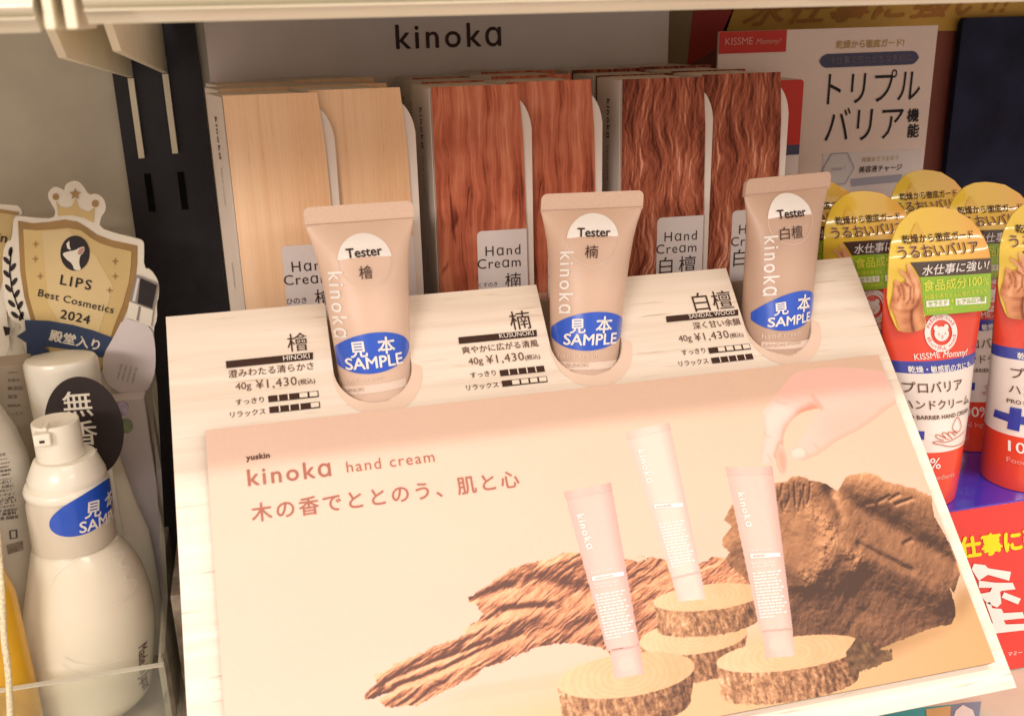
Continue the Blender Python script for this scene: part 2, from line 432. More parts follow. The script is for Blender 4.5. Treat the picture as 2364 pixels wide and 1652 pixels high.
def wood_colours(kind, X, Y):
    """X, Y in millimetres on the carton front"""
    if kind == 'hinoki':
        s = .56+(fbm(X/2.4, Y/90, 11, 4)-.5)*.5+(fbm(X/.36, Y/40, 21, 3)-.5)*.30+(fbm(X/14, Y/40, 31, 2)-.5)*.5
        d = np.clip((fbm(X/.30, Y/9, 41, 3, .5)-.69)*7, 0, 1); s = s-.22*d
        return ramp(np.clip(s, 0, 1), [(198, 152, 112), (220, 178, 138), (230, 194, 158), (236, 206, 174)])
    if kind == 'kusunoki':
        wx = X+(fbm(X/10, Y/22, 51, 3)-.5)*5
        s = .54+(fbm(wx/2.2, Y/48, 61, 4, .55)-.5)*.85+(fbm(wx/.5, Y/16, 71, 4)-.5)*.42+(fbm(X/12, Y/18, 81, 3)-.5)*.7
        c = fbm((X+Y*.09)/7.5, Y/110, 91, 2, .5); ck = np.clip(1-np.abs(c-.5)/.012, 0, 1)*np.clip((fbm(X/6, Y/12, 95, 3)-.50)*7, 0, 1)
        d = .6*np.clip((fbm(X/.35, Y/5.5, 97, 3)-.69)*7, 0, 1)
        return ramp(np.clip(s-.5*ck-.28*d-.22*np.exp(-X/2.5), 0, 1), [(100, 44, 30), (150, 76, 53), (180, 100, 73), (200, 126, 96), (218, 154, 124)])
    wx = X+(fbm(X/9, Y/16, 111, 3)-.5)*8
    h = .66*fbm(wx/4.6, Y/24, 121, 4, .55)+.22*fbm(wx/1.5, Y/11, 131, 4, .55)+.12*fbm(X/1.0, Y/2.2, 141, 4)
    rel = np.clip(np.gradient(h, axis=1)/np.gradient(X, axis=1)*2.6, -.5, .5)
    c = fbm(wx/6.5, Y/40, 151, 3, .5); ck = np.clip(1-np.abs(c-.5)/.028, 0, 1)*np.clip((fbm(X/4, Y/9, 161, 3)-.44)*6, 0, 1)
    lens = np.clip((fbm(wx/3.4, Y/26, 171, 3)-.60)*6, 0, 1)
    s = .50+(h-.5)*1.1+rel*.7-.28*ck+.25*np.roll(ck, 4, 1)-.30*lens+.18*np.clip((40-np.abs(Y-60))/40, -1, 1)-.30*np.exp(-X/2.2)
    return ramp(np.clip(s, 0, 1), [(82, 38, 25), (122, 62, 44), (152, 84, 61), (178, 108, 82), (218, 158, 132)])
carton_print = print_mat('carton_front_print', .62, .15)
def carton(kind, wm, kanji, kana, skew, label, loc):
    """front w 34 mm in local coords: x 0..0.034, y 0 at the front face, z 0..BH; the plan is a parallelogram (spine turns outward)"""
    t = thing('hand_cream_carton', label, 'carton', (0, 0, 0), 'wood print cartons in rows behind the panel')
    D = .024; W = .0285
    mb = MB(); n = [(0, 0), (W, 0), (W-skew, D), (-skew, D)]
    slab(mb, lambda u, v, h: (u, v, h), n, 0, BH-.0004, edge_m); mb.build('carton_body', t)
    # spine sheet on the left face
    L = math.hypot(skew, D); sp = Plane((-skew, D, 0), (skew, -D, 0), (0, 0, 1))
    mb = MB(); slab(mb, sp, [(0, 0), (L-.0006, 0), (L-.0006, BH-.0006), (0, BH-.0006)], .0002, .0006, spine_m); s_o = mb.build('spine', t)
    mb = MB(); q = Plane(sp(L*.5, BH-.0085, 0), (0, 0, -1), sp.ex)
    text(mb, q, 'kinokɑ', (0, -.001), (.0155, -.001), .0009, ink, bold=.012, space=1.25)
    mb.build('brand_lettering', s_o); mb = MB(); text(mb, q, 'hand cream', (.019, -.0004), (.033, -.0004), .0009, brown_ink, space=1.2)
    mb.build('product_lettering', s_o); mb = MB(); text(mb, q, kind.upper(), (.056, -.0004), (.066, -.0004), .0009, ink, space=1.2); mb.build('scent_lettering', s_o)
    # front cover: leans a little forward on the right, overhanging the next carton
    fc = Plane((0, -.0004, 0), (.0365, -.0022, 0), (0, 0, 1))
    mb = MB(); cov = [(0, 0), (.0372, 0), (.0352, BH-.020), (.0337, BH), (0, BH)]
    def curl(u, v, h):    # soft fold at the left edge
        k = max(0, .005-u)/.005; p = fc(u, v, h); p[1] += .0004*k*k; return p
    cov2 = [(0, 0), (.0015, 0), (.003, 0), (.0045, 0), (.006, 0)]+cov[1:4]+[(.006, BH), (.0045, BH), (.003, BH), (.0015, BH), (0, BH)]
    slab(mb, curl, cov2, .0004, .0009, wm, edge=edge_m, grid=.004); cov_o = mb.build('front_cover', t)
    vs_ = np.linspace(.045, BH, 300); tt_ = np.linspace(0, 1, 150); ru = np.interp(vs_, [0, BH-.020, BH], [.0372, .0352, .0337])
    U_ = tt_[None, :]*ru[:, None]; V_ = np.repeat(vs_[:, None], 150, 1)
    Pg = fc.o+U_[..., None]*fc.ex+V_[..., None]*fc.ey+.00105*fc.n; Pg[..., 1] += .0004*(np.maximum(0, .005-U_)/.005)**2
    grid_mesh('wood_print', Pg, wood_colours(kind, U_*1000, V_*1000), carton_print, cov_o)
    r = .010
    fl = [(.030, 0), (.0388, 0), (.0388, BH-.017)]+[(.0388-r+r*math.cos(R(a)), BH-.0185+.015*math.sin(R(a))) for a in range(10, 91, 10)]+[(.030, BH-.0035)]
    mb = MB(); slab(mb, fc, fl, -.0009, 0, spine_m); mb.build('cover_flap', t)
    mb = MB(); x0 = .0155; zt = .0738
    pl = rrect(x0, .0, .03675-.00045, zt, .002, 5, (0, 1, 0, 0)); pl = [(min(u, .0372-(v/ (BH-.020))*.002-.0001), v) for u, v in pl]
    slab(mb, fc, pl, .0012, .0015, plate_m); p_o = mb.build('name_plate', t)
    mb = MB(); e = .0330
    text(mb, fc, 'Hɑnd', (e-.0143, zt-.0102), (e, zt-.0102), .0017, ink, space=1.18)
    text(mb, fc, 'Creɑm', (e-.0177, zt-.0153), (e, zt-.0153), .0017, ink, space=1.12)
    wk = .0066 if len(kanji) == 1 else .0162
    text(mb, fc, kanji, (e-wk, zt-.0237), (e, zt-.0237), .0017, ink, space=1.35 if len(kanji) > 1 else 1)
    text(mb, fc, kana, (e-.0175, zt-.0228), (e-.0098, zt-.0228), .0017, ink) if len(kanji) == 1 else None
    mb.build('plate_lettering', p_o)
    t.location = loc
    return t
KINDS = [('hinoki', hinoki, '檜', 'ひのき', .0060, .0269, 'pale yellow hinoki wood print'),
         ('kusunoki', kusu, '楠', 'くすのき', .0034, .1034, 'red brown camphor wood print'),
         ('sandalwood', sandal, '白檀', 'びゃくだん', .0016, .1805, 'dark rugged sandalwood print')]
PITCH = (.0308, .0300, .0345)
row_txt = ['front row', 'second row', 'hindmost row']
for ki, (kind, wm, kj, kn, sk, x, desc) in enumerate(KINDS):
    first = None
    for row in range(3):
        for c in range(2):
            side = 'left of the two' if c == 0 else 'right of the two'
            lab = f'{desc} carton, {side} in the {row_txt[row]}'
            jig = random.uniform(-.0008, .0008)
            dy = row*.0285+random.uniform(-.0004, .001); dx = row*(-.0012 if ki == 0 else .0012 if ki == 1 else -.002)+(jig if row else 0)
            loc = (x+c*PITCH[ki]+dx, .0305+c*.0016+dy, ZB+(random.uniform(0, .0015) if row else 0)+(.0005 if c else 0))
            if first is None: first = carton(kind, wm, kj, kn, sk, lab, loc)
            else: copy_thing(first, loc, lab)

# ------------------------------------------------------------------ display stand: sloping wood panel, photo board, body
TI = 0.794
PU = (0, math.cos(TI), math.sin(TI))
P = Plane((0, 0, 0), (1, 0, 0), PU)
PW, PH = .270, .1728
st = thing('display_stand', 'sloping pale wood countertop stand carrying the photo board and price text', 'display stand', (.135, -.05, DECK))
pale = wood('pale_wood_print', [(.25, (.70, .60, .49)), (.5, (.77, .68, .57)), (.75, (.83, .75, .65))], 260, 9, .2,
            streak=(.44, .31, .20), streak_scale=(38, 700, 700), streak_pos=(.625, .80), axis='y')
foam = mat('panel_edge', (.80, .74, .66), .6, .3, var=.05)
NC = [(.0692, .0275), (.1492, .0262), (.2280, .0262)]; NR = .0139
top = [(0, 0)]
for cx_, cv in NC[::1]:
    top += [(cx_-NR, 0), (cx_-NR, -cv*.5)]+[(cx_+NR*math.cos(R(a)), -cv+NR*math.sin(R(a))) for a in range(180, 361, 9)]+[(cx_+NR, -cv*.5), (cx_+NR, 0)]
poly = top+[(PW, 0), (PW, -PH), (0, -PH)]
mb = MB(); slab(mb, P, poly, -.0035, 0, pale, edge=foam); panel = mb.build('panel', st)
body_m = mat('stand_body_board', (.36, .27, .21), .7, .2, var=.08)
mb = MB()
prof = [(.020, DECK), (.020, -.0085), (-.006, -.0125), (-.104, -.1115), (-.028, DECK)]
for x in (.0005, PW-.0045): slab(mb, lambda u, v, h: (x+h, u, v), prof, 0, .004, body_m)
mb.build('side_boards', st)
mb = MB(); mb.box((.0046, .0205, DECK), (PW-.0046, .0235, -.0125), body_m); mb.build('back_board', st)
# ledge that carries the cartons, just behind the panel
ld = MB(); ld.box((.006, .0242, DECK), (.268, .1185, ZB-.0003), dark_in)
tag(ld.build('carton_ledge'), 'dark riser box under the rows of wood print cartons', 'riser')

z1 = zoom(480, 450, 3.085); z2b = zoom(1030, 420, 3.208); z3 = zoom(1500, 380, 3.208)
# pink rings printed round the notches
ring_m = mat('pink_ring_print', (.74, .57, .455), .6, .3, var=.03)
for i, (cx_, cv) in enumerate(NC):
    mb = MB(); c = (cx_+.0015, -cv-.0022); rx = .0158; ry = .0168
    outer = [(c[0]+rx*math.cos(R(a)), c[1]+ry*math.sin(R(a))) for a in range(175, 366, 6)]
    inner = [(cx_+(NR+.0002)*math.cos(R(a)), -cv+(NR+.0002)*math.sin(R(a))) for a in range(360, 179, -6)]
    sheet(mb, P, outer+inner, .0002, ring_m); mb.build('printed_ring', st)
# price texts
mb = MB()
cells_bg = mat('cell_paper', (.78, .68, .56), .6, .3, var=.03)
def price(zf, big, bar, name, nm, line, ln, g40, yen, tax, s1, c1, f1, s2, c2, f2, hh):
    A = lambda p: P.uv(zf(*p)); k = .0003; mb = MB()
    text(mb, P, big[0], A(big[1]), A(big[2]), k, ink, level=True)
    sheet(mb, P, on(P, bar, zf), k, ink)
    text(mb, P, name, A(nm[0]), A(nm[1]), 2*k, foam, level=True)
    text(mb, P, line, A(ln[0]), A(ln[1]), k, brown_ink, bold=.008, level=True)
    text(mb, P, '40g', A(g40[0]), A(g40[1]), k, brown_ink, level=True)
    text(mb, P, '¥1,430', A(yen[0]), A(yen[1]), k, brown_ink, level=True, space=1.1)
    text(mb, P, '(税込)', A(tax[0]), A(tax[1]), k, brown_ink, bold=.01, level=True)
    for s, c, f, lab in ((s1, c1, f1, 'すっきり'), (s2, c2, f2, 'リラックス')):
        text(mb, P, lab, A(s[0]), A(s[1]), k, brown_ink, bold=.01, level=True)
        a = A(c[0]); b = A(c[1]); lo = A((c[0][0], c[0][1]+hh)); y1 = (a[1]+b[1])/2; hgt = a[1]-lo[1]; wd = (b[0]-a[0])/5
        for i in range(5):
            x0 = a[0]+i*wd
            sheet(mb, P, [(x0, y1-hgt), (x0+wd, y1-hgt), (x0+wd, y1), (x0, y1)], k, ink)
            q = .00035
            if i >= f: sheet(mb, P, [(x0+q, y1-hgt+q), (x0+wd-q, y1-hgt+q), (x0+wd-q, y1-q), (x0+q, y1-q)], 2*k, cells_bg)
            elif i: sheet(mb, P, [(x0-q*.6, y1-hgt+q*.3), (x0+q*.6, y1-hgt+q*.3), (x0+q*.6, y1-q*.3), (x0-q*.6, y1-q*.3)], 2*k, cells_bg)
    mb.build('price_block', st)
price(z1, ('檜', (570, 1105), (720, 1098)), [(132,1236),(748,1172),(748,1122),(128,1185)], 'HINOKI', ((538,1184),(725,1166)), '澄みわたる清らかさ', ((148,1300),(755,1240)),
      ((198,1390),(310,1378)), ((345,1383),(635,1352)), ((645,1350),(765,1338)), ((200,1495),(400,1475)), ((428,1432),(785,1395)), 3, ((160,1582),(412,1560)), ((436,1510),(795,1472)), 4, 46)
price(z2b, ('楠', (480, 1085), (635, 1078)), [(95,1202),(672,1145),(668,1097),(90,1152)], 'KUSUNOKI', ((395,1160),(648,1138)), '爽やかに広がる清風', ((120,1268),(685,1218)),
      ((168,1354),(275,1345)), ((302,1348),(580,1320)), ((587,1318),(697,1306)), ((182,1450),(370,1432)), ((393,1395),(722,1362)), 5, ((152,1542),(390,1520)), ((408,1472),(742,1440)), 1, 46)
price(z3, ('白檀', (335, 1075), (625, 1058)), [(125,1170),(655,1118),(652,1075),(118,1125)], 'SANDAL WOOD', ((290,1142),(630,1112)), '深く甘い余韻', ((325,1215),(675,1185)),
      ((218,1312),(315,1305)), ((338,1308),(590,1284)), ((597,1282),(695,1272)), ((240,1410),(415,1394)), ((428,1357),(735,1328)), 1, ((218,1492),(437,1472)), ((450,1432),(755,1400)), 5, 44)

# ---- photo board: real slab, printed front
BT = .0042
B = Plane(P(0, 0, BT), (1, 0, 0), PU)
tl, tr, br = B.uv((474, 996)), B.uv((2028, 816)), B.uv((2295, 1528))
bx0, bx1, by1, by0 = tl[0], (tr[0]+br[0])/2, (tl[1]+tr[1])/2, br[1]
board_edge = mat('photo_board_edge', (.30, .19, .12), .7, .2, var=.08)
mb = MB(); slab(mb, P, [(bx0, by0), (bx1, by0), (bx1, by1), (bx0, by1)], .0006, BT, board_edge); board = mb.build('photo_board', st)

def board_print():
    """the printed photograph: painted in board millimetres, stored as a colour per grid point"""
    nx, ny = 1080, 504
    us = np.linspace(bx0, bx1, nx); vs = np.linspace(by0, by1, ny)
    U, V = np.meshgrid(us, vs)
    Xm = (U-bx0)*1000; Ym = (V-by0)*1000               # millimetres on the board, y up
    mm = lambda pts, zf=None: [((q[0]-bx0)*1000, (q[1]-by0)*1000) for q in on(B, pts, zf)]
    C = np.zeros((ny, nx, 3)); 
    def L(c): return np.array(lin(c))
    # backdrop and floor
    g = np.clip(Ym/119, 0, 1)[..., None]; gx = np.clip(Xm/254, 0, 1)[..., None]
    C[:] = L((213, 184, 165))*(1-gx*.6)+L((203, 169, 142))*(gx*.6)
    n0 = fbm(Xm/40, Ym/25, 3, 3)[..., None]; C *= .97+.06*n0
    fl = mm([(1400, 1640), (1900, 1560), (2160, 1380), (2290, 1330)])
    floor = np.clip((34-Ym-np.maximum(0, (200-Xm))*.10)/14, 0, 1)[..., None]
    C[:] = C*(1-floor*.85)+(L((222, 188, 150))*(1-gx)+L((190, 148, 92))*gx)*(floor*.85)
    def blend(mask, col, a=1.0):
        m = mask[..., None]*a if mask.ndim == 2 else mask*a
        C[:] = C*(1-m)+col*m
    def soft(poly, r):   # blurred mask
        m = inpoly(Xm, Ym, poly).astype(float); k = max(1, int(r/(254/nx)))
        for ax in (0, 1):
            cs = np.cumsum(np.pad(m, [(k+1, k) if i == ax else (0, 0) for i in (0, 1)], mode='edge'), ax)
            m = (np.take(cs, range(2*k+1, cs.shape[ax]), ax)-np.take(cs, range(0, cs.shape[ax]-2*k-1), ax))/(2*k+1)
        return m
    za = zoom(820, 1180, 3.376); zb = zoom(1200, 850, 1.973); zc = zoom(1660, 850, 3.207); zd = zoom(1964, 1000, 2.46)
    # cast shadows on the printed floor
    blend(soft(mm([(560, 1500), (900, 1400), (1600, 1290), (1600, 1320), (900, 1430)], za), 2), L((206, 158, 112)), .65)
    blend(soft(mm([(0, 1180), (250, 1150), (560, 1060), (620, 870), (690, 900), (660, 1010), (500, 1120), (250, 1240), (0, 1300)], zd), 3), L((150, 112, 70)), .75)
    # driftwood shading: streaky noise along the grain with a lit top and a shaded underside
    def drift(poly, ang, sl, seed, wx_a=3.0, rel_k=.35, fine=.5, big_k=.9, rough=1.2):
        jx = (fbm(Xm/2.0, Ym/2.0, seed+40, 4)-.5)*rough*2; jy = (fbm(Xm/2.0, Ym/2.0, seed+50, 4)-.5)*rough*2
        m = inpoly(Xm+jx, Ym+jy, poly)
        ca, sa = math.cos(ang), math.sin(ang)
        wx = (fbm(Xm/16, Ym/16, seed+7, 3)-.5)*wx_a; wy = (fbm(Xm/16, Ym/16, seed+17, 3)-.5)*wx_a
        a = (Xm+wx)*ca+(Ym+wy)*sa; b = -(Xm+wx)*sa+(Ym+wy)*ca
        t = fbm(a/sl, b/2.2, seed, 5, .6); iso = fbm(Xm/2.6, Ym/2.6, seed+31, 5, .66)
        hgt = (1-fine)*t+fine*iso
        dx = np.gradient(hgt, axis=1); dy = np.gradient(hgt, axis=0)
        rel = np.clip((dy*.9-dx*.4)*6, -.6, .6)
        big = fbm(Xm/20, Ym/11, seed+21, 3)
        s = np.clip(.5+(t-.5)*.55+(iso-.5)*.5*fine+rel*rel_k+(big-.5)*big_k, 0, 1)
        return m, s
    def top_light(poly, span):
        # distance below the silhouette's upper edge, in mm
        xs = np.linspace(0, 255, 256); top = np.full(256, -1e3)
        n = len(poly)
        for i in range(n):
            (xa, ya), (xb, yb) = poly[i], poly[(i+1) % n]
            if abs(xb-xa) < 1e-6: continue
            lo, hi = sorted((xa, xb)); mk = (xs >= lo) & (xs <= hi)
            top[mk] = np.maximum(top[mk], ya+(yb-ya)*(xs[mk]-xa)/(xb-xa))
        return np.clip((np.interp(Xm, xs, top)-Ym)/span, 0, 1)
    def pdist(pl):
        d = np.full(Xm.shape, 1e3)
        for (xa, ya), (xb, yb) in zip(pl[:-1], pl[1:]):
            vx, vy = xb-xa, yb-ya; t = np.clip(((Xm-xa)*vx+(Ym-ya)*vy)/(vx*vx+vy*vy), 0, 1)
            d = np.minimum(d, np.hypot(Xm-xa-t*vx, Ym-ya-t*vy))
        return d
    PXM = 254.0/nx
    def relief(h, lx, ly):
        dy, dx = np.gradient(h, PXM); n = np.sqrt(1+dx*dx+dy*dy); lz = .75; L_ = math.sqrt(lx*lx+ly*ly+lz*lz)
        return (-dx*lx-dy*ly+lz)/(n*L_)
    # left driftwood arm: long fibres, layered ledges, deep splits
    arm = [(80,1430),(160,1340),(150,1290),(190,1260),(350,1170),(540,1090),(570,1060),(760,1000),(880,940),(830,930),(960,850),(990,800),(960,740),(900,710),(885,670),(960,620),(1050,570),(1130,500),(1250,430),(1400,390),(1490,380),(1620,320),(1760,320),(1900,360),(2100,370),(2200,395),(2290,360)]
    arm_r = [(500,862),(600,858),(660,872),(760,905),(820,888),(880,860),(960,868),(1040,910),(1062,985),(1060,1060),(560,1330),(440,1330)]
    arm_b = [(1960,1080),(1750,1025),(1560,1030),(1450,1050),(1200,1150),(1000,1220),(900,1300),(700,1400),(480,1500),(230,1525),(180,1470),(300,1405),(80,1470)]
    poly = mm(arm, za)+mm(arm_r, zb)+mm(arm_b, za)
    jx = (fbm(Xm/1.6, Ym/1.6, 140, 4)-.5)*1.6; jy = (fbm(Xm/1.6, Ym/1.6, 150, 4)-.5)*1.6
    m = inpoly(Xm+jx, Ym+jy, poly); mf = m.astype(float)
    ang = R(27); wx = (fbm(Xm/12, Ym/12, 107, 4)-.5)*6
    a_ = (Xm+wx)*math.cos(ang)+(Ym+wx)*math.sin(ang); b_ = -(Xm+wx)*math.sin(ang)+(Ym+wx)*math.cos(ang)
    h = 3.2*fbm(a_/22, b_/4.2, 101, 3, .5)+1.5*(1-np.abs(2*fbm(a_/14, b_/2.0, 111, 4, .6)-1))+.8*fbm(Xm/1.5, Ym/1.5, 121, 4, .6)+2.4*fbm(Xm/9, Ym/7, 131, 3)
    for pts_, hgt, wd in (([(160,1300),(570,1080),(880,950),(1250,850),(1700,830)], 1.8, 2.6), ([(200,1480),(700,1300),(1000,1180),(1500,990),(1900,960)], 1.4, 2.6), ([(920,670),(1130,540),(1400,430),(1760,340)], 2.2, 3.0), ([(1340,520),(1500,650),(1780,810)], 2.0, 2.2), ([(1150,730),(1400,690),(1540,740)], 1.2, 1.8)):
        h = h+hgt*np.exp(-(pdist(mm(pts_, za))/wd)**2)
    for pts_, hgt, wd in (([(330,1370),(700,1230),(1000,1080),(1300,960)], 2.4, 1.0), ([(900,700),(1060,630),(1230,590)], 2.4, 1.4), ([(1130,780),(1320,760),(1530,740)], 2.6, 1.4), ([(1380,540),(1480,570),(1640,600),(1800,640)], 4.5, 3.2), ([(240,1330),(540,1200),(800,1110),(1050,1010)], 1.6, .8), ([(300,1405),(130,1465)], 2.0, .9), ([(840,925),(1000,850),(1140,815)], 1.6, 1.0), ([(2120,560),(2260,700)], 3.0, 3.5)):
        h = h-hgt*np.exp(-(pdist(mm(pts_, za))/wd)**2)
    sh = relief(h*.62, -.35, .75)
    tone = .5+(fbm(a_/16, b_/3, 161, 4)-.5)*.7+(fbm(Xm/.9, Ym/.9, 163, 3)-.5)*.25
    s = np.clip(.18+.40*(tone-.5)+1.05*(sh-.38)+.10-.20*top_light(poly, 30), 0, 1)
    C[m] = ramp(s, [(88, 54, 42), (138, 86, 62), (180, 119, 85), (212, 155, 114), (236, 193, 152)])[m]
    # right driftwood block: two folded lobes and a gnarled column
    blk = [(330,860),(400,850),(500,840),(540,800),(600,790),(670,830),(740,835),(800,860),(870,915),(895,880),(940,800),(1090,770),(1160,790),(1220,830),(1330,860),(1450,890),(1570,950)]
    blk2 = [(470,470),(560,620),(612,740),(622,790),(600,860),(585,905),(560,880),(590,960),(596,1030),(570,1080),(440,1110),(240,1190),(0,1300),(-300,1360),(-420,1000)]
    blk3 = [(930,870),(955,840),(920,810),(925,770),(965,720),(930,690),(960,630),(985,600)]
    pb = mm(blk, zc)+mm(blk2, zd)+mm(blk3, zb)
    jx = (fbm(Xm/1.6, Ym/1.6, 340, 4)-.5)*1.1; m = inpoly(Xm+jx, Ym+jx, pb)
    wx = (fbm(Xm/10, Ym/10, 307, 4)-.5)*7
    h = 2.6*fbm((Xm+wx)/9, (Ym+wx)/9, 301, 4, .5)+.55*fbm(Xm/1.7, Ym/1.7, 311, 4, .6)+.8*fbm((Xm*.8+Ym*.6+wx)/14, (-Xm*.6+Ym*.8+wx)/2.6, 321, 4, .55)
    for pts_, hgt, wd in (([(600,790),(700,900),(760,1100),(780,1320),(680,1500)], 6, 12), ([(1000,790),(1150,830),(1400,930),(1560,1000)], 7, 10), ([(960,1370),(1150,1430),(1400,1530),(1650,1680)], 6, 8), ([(430,880),(540,820),(600,800)], 4, 7), ([(1300,1000),(1500,1200),(1700,1400)], 5, 12), ([(500,1450),(650,1500),(900,1560)], 3, 6)):
        h = h+hgt*np.exp(-(pdist(mm(pts_, zc))/wd)**2)
    for pts_, hgt, wd in (([(870,915),(1010,1020),(1300,1190),(1560,1340),(1740,1440)], 6, 4.5), ([(1040,1310),(1200,1390),(1420,1500)], 2.5, 1.5), ([(450,1120),(500,1300),(560,1420)], 1.5, 7), ([(820,900),(860,1000),(900,1100)], 2.5, 2.0)):
        h = h-hgt*np.exp(-(pdist(mm(pts_, zc))/wd)**2)
    for k_ in range(9):
        x0 = 412+33*k_+14*math.sin(k_*5.1); h = h-(.45+.5*((k_*7) % 5)/5)*np.exp(-(pdist(mm([(x0, 845+9*(k_ % 4)), (x0+14*math.sin(k_*2.3), 950), (x0-8+20*math.sin(k_*3.7), 1010+25*((k_*3) % 4))], zc))/(.4+.3*((k_*3) % 4)/4))**2)
    kd = pdist(mm([(720,1090),(790,1170),(830,1260),(780,1360),(760,1450),(660,1550)], zc)); kn = np.exp(-(kd/3.8)**2)*(.4+1.2*fbm(Xm/4, Ym/4, 950, 3)); h = h+kn*(1.5*fbm(Xm/2.2, Ym/2.2, 900, 4, .6)*2+.6)
    kd2 = pdist(mm([(970,1370),(1040,1400),(1000,1480)], zc)); kn2 = np.exp(-(kd2/3.0)**2); h = h+kn2*(1.4*fbm(Xm/2.0, Ym/2.0, 910, 4, .6)*2+1)
    for q in ([(1090,1005),(1135,998)], [(1180,990),(1260,945)], [(1262,975),(1330,935)], [(1310,1008),(1430,965)], [(1370,1298),(1420,1270)]): h = h-1.3*np.exp(-(pdist(mm(q, zc))/.7)**2)
    sh = relief(h*.55, -.30, .80)
    tone = (fbm(Xm/7, Ym/7, 361, 4)-.5)*.5+(fbm(Xm/.9, Ym/.9, 363, 3)-.5)*.22
    s = np.clip(.22+.5*tone+.95*(sh-.40)+.16*np.maximum(kn, kn2)+.22-.44*np.sqrt(top_light(pb, 40)), 0, 1)
    C[m] = ramp(s, [(66, 43, 31), (110, 75, 53), (148, 104, 72), (186, 136, 96), (226, 182, 138)])[m]
    # log slices
    def slice_(cx, cy, rx, ry, th, lean, seed, extra=None):
        ring = [(cx+rx*math.cos(a), cy+ry*math.sin(a)-lean*rx*math.cos(a)) for a in np.linspace(0, 2*math.pi, 60, endpoint=False)]
        low = [(x+ (8 if x > cx else 14)*0, y+th) for x, y in ring]
        side = [ring[0]]+[(x, y) for x, y in ring[1:30]]+[ring[30]]
        body = [ring[i] for i in (30,)]+[(ring[30][0]+10, ring[30][1]+th*.8)]+[(cx+(rx-8)*math.cos(a), cy+ry*math.sin(a)-lean*rx*math.cos(a)+th) for a in np.linspace(math.pi, 0, 30)]+[(ring[0][0]-4, ring[0][1]+th*.6), ring[0]]
        pbdy = mm(body); ptop = mm(ring)
        jx = (fbm(Xm/1.5, Ym/1.5, seed, 3)-.5)*1.0
        mb_ = inpoly(Xm+jx, Ym+jx, pbdy+ptop[0:1]) | inpoly(Xm, Ym, ptop)
        t = .6*fbm((Xm+(fbm(Xm/4, Ym/4, seed+2, 3)-.5)*2)/1.1, Ym/3.4, seed, 5, .65)+.4*fbm(Xm/.8, Ym/.8, seed+4, 4, .7); lr = np.clip((Xm-min(p[0] for p in pbdy))/max(1, (max(p[0] for p in pbdy)-min(p[0] for p in pbdy))), 0, 1)
        s = np.clip((t-.5)*1.9+.66-.40*lr, 0, 1)
        C[mb_] = ramp(s, [(70, 46, 32), (112, 76, 52), (154, 110, 76), (192, 146, 106), (228, 190, 152)])[mb_]
        mt = inpoly(Xm+jx*.4, Ym, ptop)
        cxm, cym = mm([(cx, cy)])[0]
        rr = np.hypot((Xm-cxm)/(rx/7.0), (Ym-cym)/(ry/4.2)); rg = .5+.5*np.sin(rr*58+fbm(Xm/6, Ym/6, seed+5, 3)*5)
        C[mt] = (ramp(np.clip(.75-.35*lr+.10*(rg-.5)+(fbm(Xm/3, Ym/3, seed+9, 3)-.5)*.2, 0, 1), [(182, 138, 98), (206, 164, 122), (226, 194, 156)]))[mt]
    slice_(1600, 1470, 124, 40, 66, .10, 41)
    slice_(1635, 1378, 127, 30, 60, .10, 43)
    slice_(1445, 1558, 158, 50, 76, .13, 45)
    slice_(1822, 1508, 168, 38, 74, .13, 47)
    tip = mm([(1540,1215),(1620,1270),(1690,1280),(1700,1320),(1640,1350),(1500,1400),(1480,1300)], zb)
    jx = (fbm(Xm/1.5, Ym/1.5, 77, 4)-.5)*2; mtp = inpoly(Xm+jx, Ym+jx, tip); tt = fbm(Xm/1.6, Ym/1.6, 78, 5, .65)
    C[mtp] = ramp(np.clip((tt-.2)*1.3, 0, 1), [(62, 42, 28), (104, 76, 52), (150, 112, 74)])[mtp]
    # printed tubes
    def tube(a, b, c, d, cap, tone, seed):
        # a,b top left/right, c,d bottom right/left of the body; cap four points
        pts = mm([a, b, c, d]); m_ = inpoly(Xm, Ym, pts)
        (ax, ay), (bx_, by_), (cx, cy), (dx, dy) = pts
        t = np.clip((ay-Ym+ (Xm-ax)*(by_-ay)/(bx_-ax))/max(1e-3, (ay-dy)), 0, 1)
        lx = ax+(dx-ax)*t; rx = bx_+(cx-bx_)*t; u = np.clip((Xm-lx)/(rx-lx), 0, 1)
        sh = .86+.30*np.sin(np.pi*np.clip(u*.85+.05, 0, 1))-.18*np.clip(u-.72, 0, 1)/.28
        C[m_] = (L(tone)*np.clip(sh, 0, 1.12)[..., None])[m_]
        cr = m_ & (t < .055); st_ = (np.sin(u*150) > 0)
        C[cr & st_] *= .88
        ln = m_ & (np.abs(t-.055) < .004); C[ln] *= .9
        cp = mm(cap); mc = inpoly(Xm, Ym, cp); C[mc] = (L(tone)*np.clip(sh*.97, 0, 1.1)[..., None])[mc]
        ed = soft(mm([d, c, (c[0], c[1]+5), (d[0], d[1]+5)]), .3); blend(ed*mc, L(tone)*.62, .8)
        x0, y0 = cp[3]; x1, y1 = cp[2]
        return pts
    tb = []
    tb.append(tube(zb(480,290), zb(680,245), zb(822,920), zb(690,952), [zb(690,952), zb(822,920), zb(845,1050), zb(722,1062)], (212, 184, 172), 1))
    tb.append(tube(zb(200,562), zb(415,520), zb(543,1255), zb(396,1285), [zb(410,1285), zb(543,1255), zb(566,1390), zb(430,1412)], (206, 170, 160), 2))
    tb.append(tube(zb(935,450), zb(1150,445), zb(1241,1180), zb(1092,1192), [zb(1102,1192), zb(1241,1180), zb(1250,1308), zb(1118,1318)], (206, 172, 160), 3))
